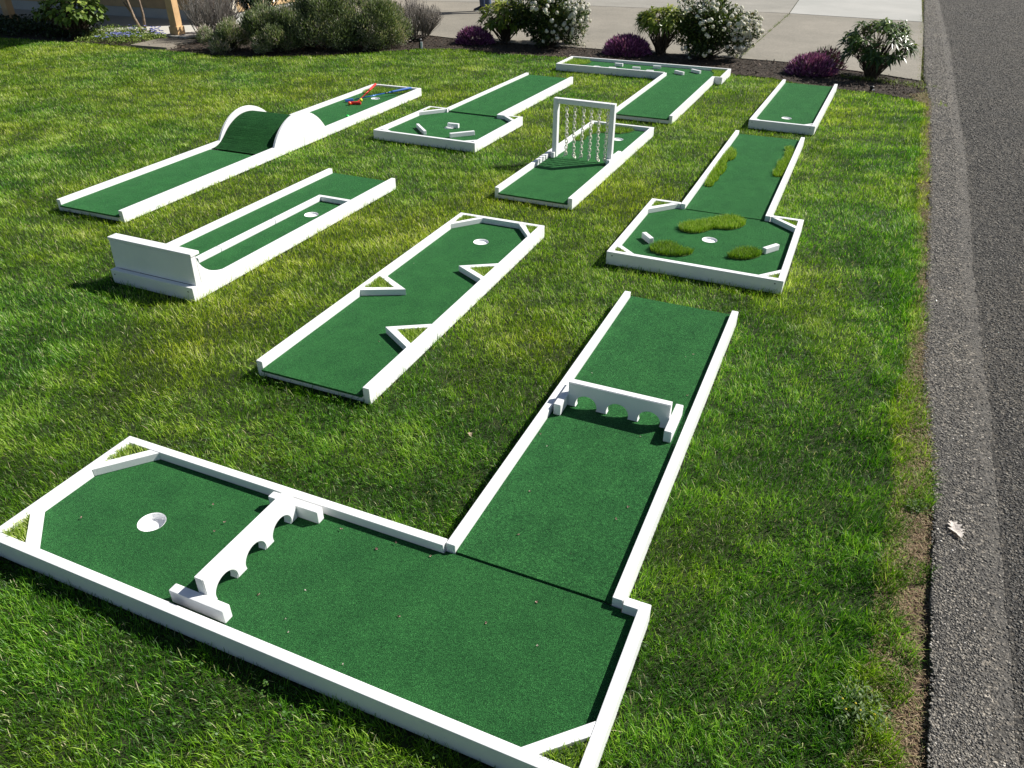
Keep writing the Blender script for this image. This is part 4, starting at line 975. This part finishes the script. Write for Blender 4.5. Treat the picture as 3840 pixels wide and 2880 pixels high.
# blue flowers and ground cover beside the porch
BLUE = mat_leaf('blue_petals', [(0, (.10, .12, .36)), (1, (.32, .34, .72))], .6, .2)
GC = mat_leaf('ground_cover_leaf', [(0, (.05, .09, .015)), (.5, (.16, .25, .035)), (1, (.45, .50, .14))], .6, .25)
m = 7000; x = RNG.uniform(-7.6, -5.9, m); y = RNG.uniform(13.5, 15.3, m); reg = [(-7.45, 13.95), (-6.35, 13.62), (-6.0, 14.25), (-6.25, 14.6), (-6.9, 15.15), (-7.5, 15.2)]
k = inpoly(x, y, reg); x, y = x[k], y[k]; m = len(x)
V, F, Tt = leaves_arr(np.stack([x, y, RNG.uniform(.01, .12, m) * (.4 + .9 * vnoise(x, y, 4, 2))], 1), RNG.normal(0, .6, (m, 3)) + np.array([0, 0, .7]), RNG.normal(0, 1, (m, 3)), RNG.uniform(.03, .06, m), RNG.uniform(.01, .02, m), .5, .2)
ac = Acc(); ac.add(V, F, Tt, RNG.beta(2, 2, m)); tag(ac.build('ground_cover', GC), 'leafy green ground cover around the slim tree', 'ground cover', kind='stuff')
fl = []   # flower heads
for cx, cy, s_, q in ((-6.72, 14.12, .11, 60), (-6.40, 14.55, .07, 14), (-6.85, 14.95, .08, 10), (-6.45, 14.85, .08, 14), (-6.18, 14.42, .05, 14), (-6.5, 13.95, .1, 6), (-6.98, 13.92, .07, 8)): fl.append(RNG.normal(0, 1, (q, 2)) * np.array([s_, s_ * .8]) + np.array([cx, cy]))
fl = np.concatenate(fl); m = len(fl); i = np.repeat(np.arange(m), 5); ph = np.tile(np.arange(5) * 1.2566, m); D = np.stack([np.cos(ph), np.sin(ph), np.full(m * 5, .35)], 1)
V, F, Tt = leaves_arr(np.stack([fl[i, 0], fl[i, 1], np.repeat(RNG.uniform(.07, .14, m), 5)], 1), D, np.tile([[0, -.5, 1.]], (m * 5, 1)), np.full(m * 5, .028), np.full(m * 5, .026), 0, .1)
ac = Acc(); ac.add(V, F, Tt, RNG.random(m * 5)); tag(ac.build('blue_flowers', BLUE), 'small blue flowers blooming in the ground cover by the porch', 'flowers', kind='stuff')
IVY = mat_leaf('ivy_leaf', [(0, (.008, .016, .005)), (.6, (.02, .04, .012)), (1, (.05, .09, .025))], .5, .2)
m = 14000; x = RNG.uniform(-12, -7.2, m); y = RNG.uniform(13.8, 16.4, m); k = inpoly(x, y, [(-12, 15.05), (-9, 14.5), (-8.0, 14.25), (-7.3, 14.05), (-7.4, 15.0), (-8.4, 15.6), (-12, 16.6)]); x, y = x[k], y[k]; m = len(x)
V, F, Tt = leaves_arr(np.stack([x, y, RNG.uniform(.02, .30, m) * (.45 + .75 * vnoise(x, y, 2.5, 6))], 1), RNG.normal(0, 1, (m, 3)), RNG.normal(0, .5, (m, 3)) + np.array([0, 0, 1.]), RNG.uniform(.04, .07, m), RNG.uniform(.03, .05, m), .3, .2)
ac = Acc(); ac.add(V, F, Tt, RNG.random(m)); tag(ac.build('ivy', IVY), 'dark shaded ground cover in front of the house', 'ivy', kind='stuff')

# loose aggregate showing in the near asphalt
STN = mat_leaf('aggregate_stone', [(0, (.03, .03, .03)), (.35, (.115, .108, .098)), (.7, (.24, .22, .185)), (.92, (.38, .34, .28)), (1, (.6, .56, .5))], .8, 0)
m = 125000; y = .9 + 22.4 * RNG.random(m) ** 2.7; ya = np.array([p[1] for p in EDGE][::-1]); xa = np.array([p[0] for p in EDGE][::-1]); xl = np.interp(y, ya, xa)
x = xl - .012 + RNG.random(m) * (.677 * (.84 * y + 1.16) * 1.12 + .25 - xl); ys_ = np.array([p[1] for p in SEAM][::-1]); xs_ = np.array([p[0] for p in SEAM][::-1]); sd = x - np.interp(y, ys_, xs_)
k = (np.abs(sd + .05) > .06) | (RNG.random(m) < .25); x, y, sd = x[k], y[k], sd[k]; m = len(x)
r = RNG.uniform(.0022, .0062, m) * np.clip(.8 + y / 6, 1, 2.2); a = RNG.uniform(0, 6.28, m); e = RNG.uniform(.55, 1, m)
V = np.zeros((m, 6, 3)); zt = np.where(sd > -.012, .0345, .0325)
for k_, (ux, uy) in enumerate(((1, 0), (0, 1), (-1, 0), (0, -1))):
    V[:, k_] = np.stack([x + r * (ux * np.cos(a) - uy * e * np.sin(a)), y + r * (ux * np.sin(a) + uy * e * np.cos(a)), zt + r * RNG.uniform(-.1, .25, m)], 1)
V[:, 4] = np.stack([x + RNG.normal(0, .2, m) * r, y + RNG.normal(0, .2, m) * r, zt + r * RNG.uniform(.35, .75, m)], 1); V[:, 5] = np.stack([x, y, zt - r * .6], 1)
F = np.array([0, 1, 4, 1, 2, 4, 2, 3, 4, 3, 0, 4, 1, 0, 5, 2, 1, 5, 3, 2, 5, 0, 3, 5]); ac = Acc()
ac.add(V.reshape(-1, 3), (np.arange(m)[:, None] * 6 + F[None]).ravel(), np.full(m * 8, 3), np.clip(RNG.beta(1.6, 2.4, m) + np.where(sd < 0, .10, -.06), 0, 1)); tag(ac.build('road_gravel', STN), 'small loose stones showing in the surface of the asphalt', 'gravel', kind='stuff')

# ------------------------------------------------------------------ house with porch
HA = R(-20.5)
house = thing('house', 'tan clapboard house with a grey foundation and covered porch', 'house', (-5.42, 16.15, 0), HA)
SID = mat_simple('tan_siding', (.50, .34, .17), .6, 6, .08); CREAM = mat_simple('cream_trim', (.72, .66, .54), .6, 8, .05)
FND = mat_concrete('foundation', (.50, .50, .48), .12, .12); POSTM = mat_simple('post_paint', (.62, .40, .20), .55, 9, .08)
PFL = mat_concrete('porch_concrete', (.52, .50, .46), .08, .08)
def clap(x0_, x1_, zb, zt, axis, sgn, name):
    """clapboards: each board leans out at its lower edge"""
    bm = bmesh.new(); z = zb
    while z < zt:
        zt_ = min(z + .15, zt)
        a = [(x0_, .022, z), (x1_, .022, z), (x1_, .004, zt_), (x0_, .004, zt_), (x0_, -.04, z), (x1_, -.04, z), (x1_, -.04, zt_), (x0_, -.04, zt_)]
        vs = [bm.verts.new((p[0], -p[1], p[2]) if axis == 'v' else (p[1], p[0], p[2])) for p in a]
        for f in ((0, 1, 2, 3), (0, 4, 5, 1), (3, 2, 6, 7), (4, 7, 6, 5), (0, 3, 7, 4), (1, 5, 6, 2)): bm.faces.new([vs[i] for i in f])
        z += .15
    return finish(bm, name, SID, house)
boxo(-7.5, .0, -.02, 0, .25, .21, 'foundation', FND, house, 0); boxo(-.25, .252, -.02, 0, 5.2, .21, 'foundation', FND, house, 0)
clap(-7.5, -.10, .21, 2.6, 'v', 1, 'clapboard_wall'); clap(.10, 5.2, .21, 2.6, 'u', 1, 'clapboard_wall')
boxo(-.10, -.035, .21, .035, -.002, 2.6, 'corner_board', CREAM, house, .002); boxo(.001, -.0015, .21, .035, .10, 2.6, 'corner_board', CREAM, house, .002)
boxo(-7.5, -1.72, -.02, .30, -.002, .030, 'porch_floor', PFL, house, .005)
ps = boxo(-.105, -1.61, .032, .04, -1.465, 2.5, 'porch_post', POSTM, house, .004)
boxo(-.125, -1.63, .031, .06, -1.445, .165, 'post_base', POSTM, ps, .004)
ps2 = boxo(-4.1, -1.61, .032, -3.955, -1.465, 2.5, 'porch_post', POSTM, house, .004)
boxo(-4.12, -1.63, .031, -3.935, -1.445, .165, 'post_base', POSTM, ps2, .004)
ROOF = mat_simple('roof_shingles', (.07, .065, .06), .9, 30, .3, .5)
boxo(-8, -2.15, 2.505, .45, -.04, 2.64, 'porch_roof', ROOF, house, 0)
bm = bmesh.new()
for xx_, in ((-7.9,), (.4,)):
    pass
vs = [bm.verts.new(p) for p in ((-7.9, -.03, 2.62), (.45, -.03, 2.62), (.45, 5.6, 2.62), (-7.9, 5.6, 2.62), (-7.9, 2.8, 4.2), (.45, 2.8, 4.2))]
for f in ((0, 1, 2, 3), (0, 1, 5, 4), (2, 3, 4, 5), (0, 4, 3), (1, 2, 5)): bm.faces.new([vs[i] for i in f])
finish(bm, 'roof', ROOF, house)
# stepping stone slab
def mat_stone():
    return mat_concrete('path_stone', (.25, .22, .18), .3, .25)
tag(slab([(-6.32, 13.50), (-5.62, 13.24), (-5.52, 13.42), (-5.66, 13.6), (-5.44, 13.8), (-5.40, 14.02), (-5.85, 14.24), (-6.12, 14.12)], [], -.01, .045, 'stone_path', mat_stone()), kind='structure')

# ------------------------------------------------------------------ person on the driveway
def skin_obj(name, pts, edges, rad, mat, parent, sub=2):
    me = bpy.data.meshes.new(name); me.from_pydata(pts, edges, [])
    o_ = link(name, me, mat, parent); md = o_.modifiers.new('skin', 'SKIN'); md.use_smooth_shade = True
    for i, v in enumerate(me.skin_vertices[0].data): v.radius = (rad[i], rad[i]) if not isinstance(rad[i], tuple) else rad[i]; v.use_root = (i == 0)
    s_ = o_.modifiers.new('sub', 'SUBSURF'); s_.levels = sub; s_.render_levels = sub; return o_
SKIN = mat_simple('skin', (.52, .32, .23), .5); JEAN = mat_simple('denim', (.055, .085, .16), .85, 40, .25, .4); SHIRT = mat_simple('dark_jacket', (.05, .055, .07), .8, 20, .15, .2)
SHOE = mat_simple('shoe', (.03, .035, .05), .6); SOLE = mat_simple('shoe_sole', (.6, .6, .58), .6); HAIRM = mat_simple('hair', (.06, .04, .025), .7, 50, .3, .4)
# local frame: +y is where the person faces, z up
per = thing('person', 'person in blue jeans and dark shoes standing on the driveway', 'person', (-.62, 18.02, .028), R(125))
fl_, fr_ = (-.20, .05), (.16, -.06)
P_ = [(0, 0, .95), (0, .0, 1.12), (0, .0, 1.30), (0, .0, 1.42), (0, .01, 1.50), (0, .03, 1.60), (0, .035, 1.70),      # 0 pelvis ..6 head top
      (-.10, 0, .90), (-.13, .03, .50), (-.16, .0, .10), (-.17, .06, .045), (-.19, .15, .035),                     # 7-11 left leg
      (.10, 0, .90), (.12, .01, .50), (.14, -.05, .10), (.145, .01, .045), (.16, .10, .035),                        # 12-16 right leg
      (-.17, 0, 1.40), (-.23, -.02, 1.12), (-.24, .06, .88), (-.24, .08, .80),                                       # 17-20 left arm
      (.17, 0, 1.40), (.23, -.02, 1.12), (.24, .06, .88), (.24, .08, .80)]
E_ = [(0, 1), (1, 2), (2, 3), (3, 4), (4, 5), (5, 6), (0, 7), (7, 8), (8, 9), (9, 10), (10, 11), (0, 12), (12, 13), (13, 14), (14, 15), (15, 16), (3, 17), (17, 18), (18, 19), (19, 20), (3, 21), (21, 22), (22, 23), (23, 24)]
r_ = [(.15, .10), (.135, .095), (.155, .105), (.12, .08), .05, (.075, .09), (.065, .08), .085, .055, .038, .036, .028, .085, .055, .038, .036, .028, .055, .042, .03, .025, .055, .042, .03, .025]
for s in (-1, 1):
    b0 = 20 if s < 0 else 24
    for f_ in range(4):
        i0 = len(P_); xo = s * .24; yo = .08 + (f_ - 1.5) * .019
        P_ += [(xo, yo, .765), (xo - s * .01, yo + .003, .725), (xo - s * .022, yo + .004, .69 + abs(f_ - 1.4) * .006)]; E_ += [(b0, i0), (i0, i0 + 1), (i0 + 1, i0 + 2)]; r_ += [.010, .009, .008]
    i0 = len(P_); P_ += [(s * .225, .115, .775), (s * .215, .13, .745)]; E_ += [(b0, i0), (i0, i0 + 1)]; r_ += [.011, .009]
skin_obj('body', P_, E_, r_, SKIN, per)
q = [(0, 0, .98), (-.10, 0, .90), (-.13, .03, .50), (-.155, .01, .16), (-.16, .01, .075), (.10, 0, .90), (.12, .01, .50), (.135, -.04, .16), (.14, -.045, .075)]
jo = skin_obj('jeans', q, [(0, 1), (1, 2), (2, 3), (3, 4), (0, 5), (5, 6), (6, 7), (7, 8)], [(.165, .115), .105, .085, .072, .075, .105, .085, .072, .075], JEAN, per)
q = [(0, 0, 1.05), (0, 0, 1.22), (0, 0, 1.40), (0, 0, 1.46), (-.18, 0, 1.41), (-.235, -.02, 1.12), (-.245, .055, .90), (.18, 0, 1.41), (.235, -.02, 1.12), (.245, .055, .90)]
skin_obj('jacket', q, [(0, 1), (1, 2), (2, 3), (2, 4), (4, 5), (5, 6), (2, 7), (7, 8), (8, 9)], [(.175, .13), (.165, .125), (.15, .11), .07, .075, .058, .045, .075, .058, .045], SHIRT, per)
skin_obj('hair', [(0, .0, 1.70), (0, -.02, 1.76), (0, -.03, 1.66)], [(0, 1), (0, 2)], [(.088, .098), (.07, .08), (.08, .06)], HAIRM, per)
for s, (hx, hy, tx_, ty_) in ((-1, (-.158, -.02, -.20, .22)), (1, (.142, -.075, .17, .165))):
    bm = bmesh.new(); a = Vector((hx, hy, 0)); t = Vector((tx_, ty_, 0)); d = (t - a).normalized(); sd_ = Vector((d.y, -d.x, 0)); L = (t - a).length
    rows = []
    for f_, wd, ht in ((-.05, .03, .07), (.1, .038, .085), (.3, .036, .10), (.5, .040, .075), (.75, .048, .055), (.93, .042, .045), (1.0, .02, .03)):
        c = a + d * L * f_; rows.append([bm.verts.new(c + sd_ * wd * u + Vector((0, 0, z_ * ht + .012))) for u, z_ in ((-1, 0), (-1, .55), (-.5, 1), (.5, 1), (1, .55), (1, 0))])
    for A_, B_ in zip(rows, rows[1:]):
        for i in range(6): bm.faces.new((A_[i], A_[(i + 1) % 6], B_[(i + 1) % 6], B_[i]))
    bm.faces.new(rows[0][::-1]); bm.faces.new(rows[-1]); sh = finish(bm, 'shoe', SHOE, per, True)
    bm = bmesh.new(); pl_ = []
    for f_, wd in ((-.06, .028), (.1, .042), (.3, .040), (.5, .044), (.75, .052), (.93, .046), (1.02, .022)): pl_.append((a + d * L * f_, wd))
    pg = [(p - sd_ * w_) for p, w_ in pl_] + [(p + sd_ * w_) for p, w_ in pl_[::-1]]
    prism([(p.x, p.y) for p in pg], .0, .020, 'sole', SOLE, sh, 0)
bm = bmesh.new()
for sx in (-.032, .032): bmesh.ops.create_uvsphere(bm, u_segments=10, v_segments=6, radius=.012, matrix=Matrix.Translation((sx, .108, 1.655)))
finish(bm, 'eyes', mat_simple('eye', (.1, .08, .06), .2), per, True)
bm = bmesh.new(); add_tube(bm, [(0, .105, 1.66), (0, .128, 1.625), (0, .108, 1.615)], [.008, .013, .006], 8); finish(bm, 'nose', SKIN, per, True)

# ------------------------------------------------------------------ small things
BLK = mat_simple('black_plastic', (.012, .012, .014), .4); WPL = mat_simple('white_plastic', (.75, .78, .8), .4)
def sprinkler(label, x, y, h, white):
    o = thing('sprinkler_head', label, 'sprinkler', (x, y, .0), 0)
    bm = bmesh.new(); add_tube(bm, [(0, 0, 0), (0, 0, h * .7)], .022, 16); finish(bm, 'body', BLK, o, True)
    bm = bmesh.new(); add_tube(bm, [(0, 0, h * .7), (0, 0, h)], [.030, .026], 16); finish(bm, 'cap', BLK, o, True)
    if white: boxo(.008, -.045, .0, .040, -.026, h * .72, 'white_marker', WPL, o, .002)
    else: boxo(.0, -.030, h * .3, .03, -.023, h * .5, 'white_marker', WPL, o, .002)
sprinkler('black and white sprinkler head at the bed edge in front of the grey dried bush', -1.53, 13.47, .16, True)
sprinkler('squat black sprinkler head at the lawn corner near the road', 4.66, 10.36, .075, False)
# leaves: oak leaf on the road and a small leaf on the grass
def lobed(label, name, x, y, z, L, rot, col, lobes=5):
    m = mat_simple(name + '_colour', col, .8, 60, .15)
    bm = bmesh.new(); N_ = 2 * lobes + 1; left = []; right = []
    for i in range(N_ + 1):
        t = i / N_; w_ = L * .34 * math.sin(math.pi * min(.97, t * .93 + .05)) * (1.0 if i % 2 else .42)
        curl = .10 * L * math.sin(t * 5 + 1)
        left.append(bm.verts.new((-w_, t * L + (L * .05 if i % 2 else 0), abs(curl) + w_ * .35))); right.append(bm.verts.new((w_, t * L + (L * .05 if i % 2 else 0), abs(curl) + w_ * .2)))
    midv = [bm.verts.new((0, i / N_ * L, abs(.10 * L * math.sin(i / N_ * 5 + 1)))) for i in range(N_ + 1)]
    for i in range(N_):
        bm.faces.new((left[i], midv[i], midv[i + 1], left[i + 1])); bm.faces.new((midv[i], right[i], right[i + 1], midv[i + 1]))
    bmesh.ops.solidify(bm, geom=bm.faces[:], thickness=.0006)
    add_tube(bm, [(0, 0, .003), (.004, -L * .25, .004)], .0012, 5)
    o = finish(bm, name, m); o.location = (x, y, z); o.rotation_euler = (0, 0, rot); tag(o, label, 'leaf'); return o
lobed('pale curled oak leaf lying on the asphalt near the lawn edge', 'oak_leaf', 1.752, 2.155, .036, .10, R(-5), (.9, .82, .76))
lobed('small pale pink leaf lying on the grass left of the fairway bridge', 'fallen_leaf', -.19, 2.80, .040, .036, R(10), (.62, .50, .36), 2)
WEED = mat_leaf('weed_leaf', [(0, (.03, .07, .015)), (.6, (.08, .15, .035)), (1, (.20, .26, .10))], .6, .2)
YEL = mat_simple('yellow_flower', (.65, .5, .03), .6)
def weed(label, x, y, rad, h, n, flowers):
    o = thing('weed', label, 'weed', (x, y, 0), 0)
    P = RNG.normal(0, 1, (n, 3)); P /= np.linalg.norm(P, axis=1, keepdims=True); P[:, 2] = np.abs(P[:, 2]); P *= np.array([rad, rad, h]) * RNG.uniform(.3, 1, (n, 1)); P[:, 2] += .005
    V, F, Tt = leaves_arr(P, P * np.array([1, 1, .5]) + RNG.normal(0, rad * .5, P.shape), np.tile([[0, 0, 1.]], (n, 1)), RNG.uniform(.012, .028, n), RNG.uniform(.004, .009, n), .3, .2)
    ac = Acc(); ac.add(V, F, Tt, RNG.random(n)); ac.build('leaves', WEED, o)
    A_ = np.zeros((30, 3)); B_ = P[:30]; V, F, Tt = tubes_arr(A_, B_, np.full(30, .002), np.full(30, .001)); ac = Acc(); ac.add(V, F, Tt, np.full(30, .3)); ac.build('stems', WEED, o)
    if flowers:
        bm = bmesh.new()
        for i in range(flowers):
            p = P[i + 35]; bmesh.ops.create_icosphere(bm, subdivisions=1, radius=.0035, matrix=Matrix.Translation(Vector(p) + Vector((0, 0, h * .35))))
        finish(bm, 'flower_buds', YEL, o)
weed('grey-green weed with tiny yellow buds on the verge at the lower right', 1.08, 1.44, .10, .055, 650, 7)
weed('small thistle-like weed at the asphalt edge left of the oak leaf', 1.68, 2.36, .05, .035, 220, 0)
# fallen petals on the carpets
PET = mat_simple('fallen_petal_colour', (.42, .24, .22), .7); PET2 = mat_simple('pale_petal_colour', (.72, .62, .55), .7)
def petal_mesh(name, mat):
    bm = bmesh.new()
    for a_, s_, tz in ((0, 1, .5), (2.2, .8, .8), (4.0, .9, .3)):
        d = Vector((math.cos(a_), math.sin(a_), tz)) * .0085 * s_; sd_ = Vector((-d.y, d.x, 0)) * .45
        v = [bm.verts.new(p) for p in (Vector((0, 0, 0)), d * .5 + sd_, d, d * .5 - sd_)]; bm.faces.new(v)
    bmesh.ops.solidify(bm, geom=bm.faces[:], thickness=.0007)
    me = bpy.data.meshes.new(name); bm.to_mesh(me); bm.free(); me.materials.append(mat); return me
PM, PM2 = petal_mesh('fallen_petal', PET), petal_mesh('fallen_petal', PET2)
petals = PETALS
for i, (x, y, pale) in enumerate(petals):
    o = bpy.data.objects.new('fallen_petal', PM2 if pale else PM); COL.objects.link(o); o.location = (x, y, CZ + (.009 if y > 2.06 else .0025)); o.rotation_euler = (0, 0, i * 1.7); s_ = .55 if pale else .8; o.scale = (s_,) * 3
    if pale: tag(o, 'tiny pale crumb lying on the green carpet', 'petal', 'pale crumbs on the green carpet')
    else: tag(o, 'small withered pinkish petal lying on the green carpet', 'petal', 'withered petals on the green carpet')
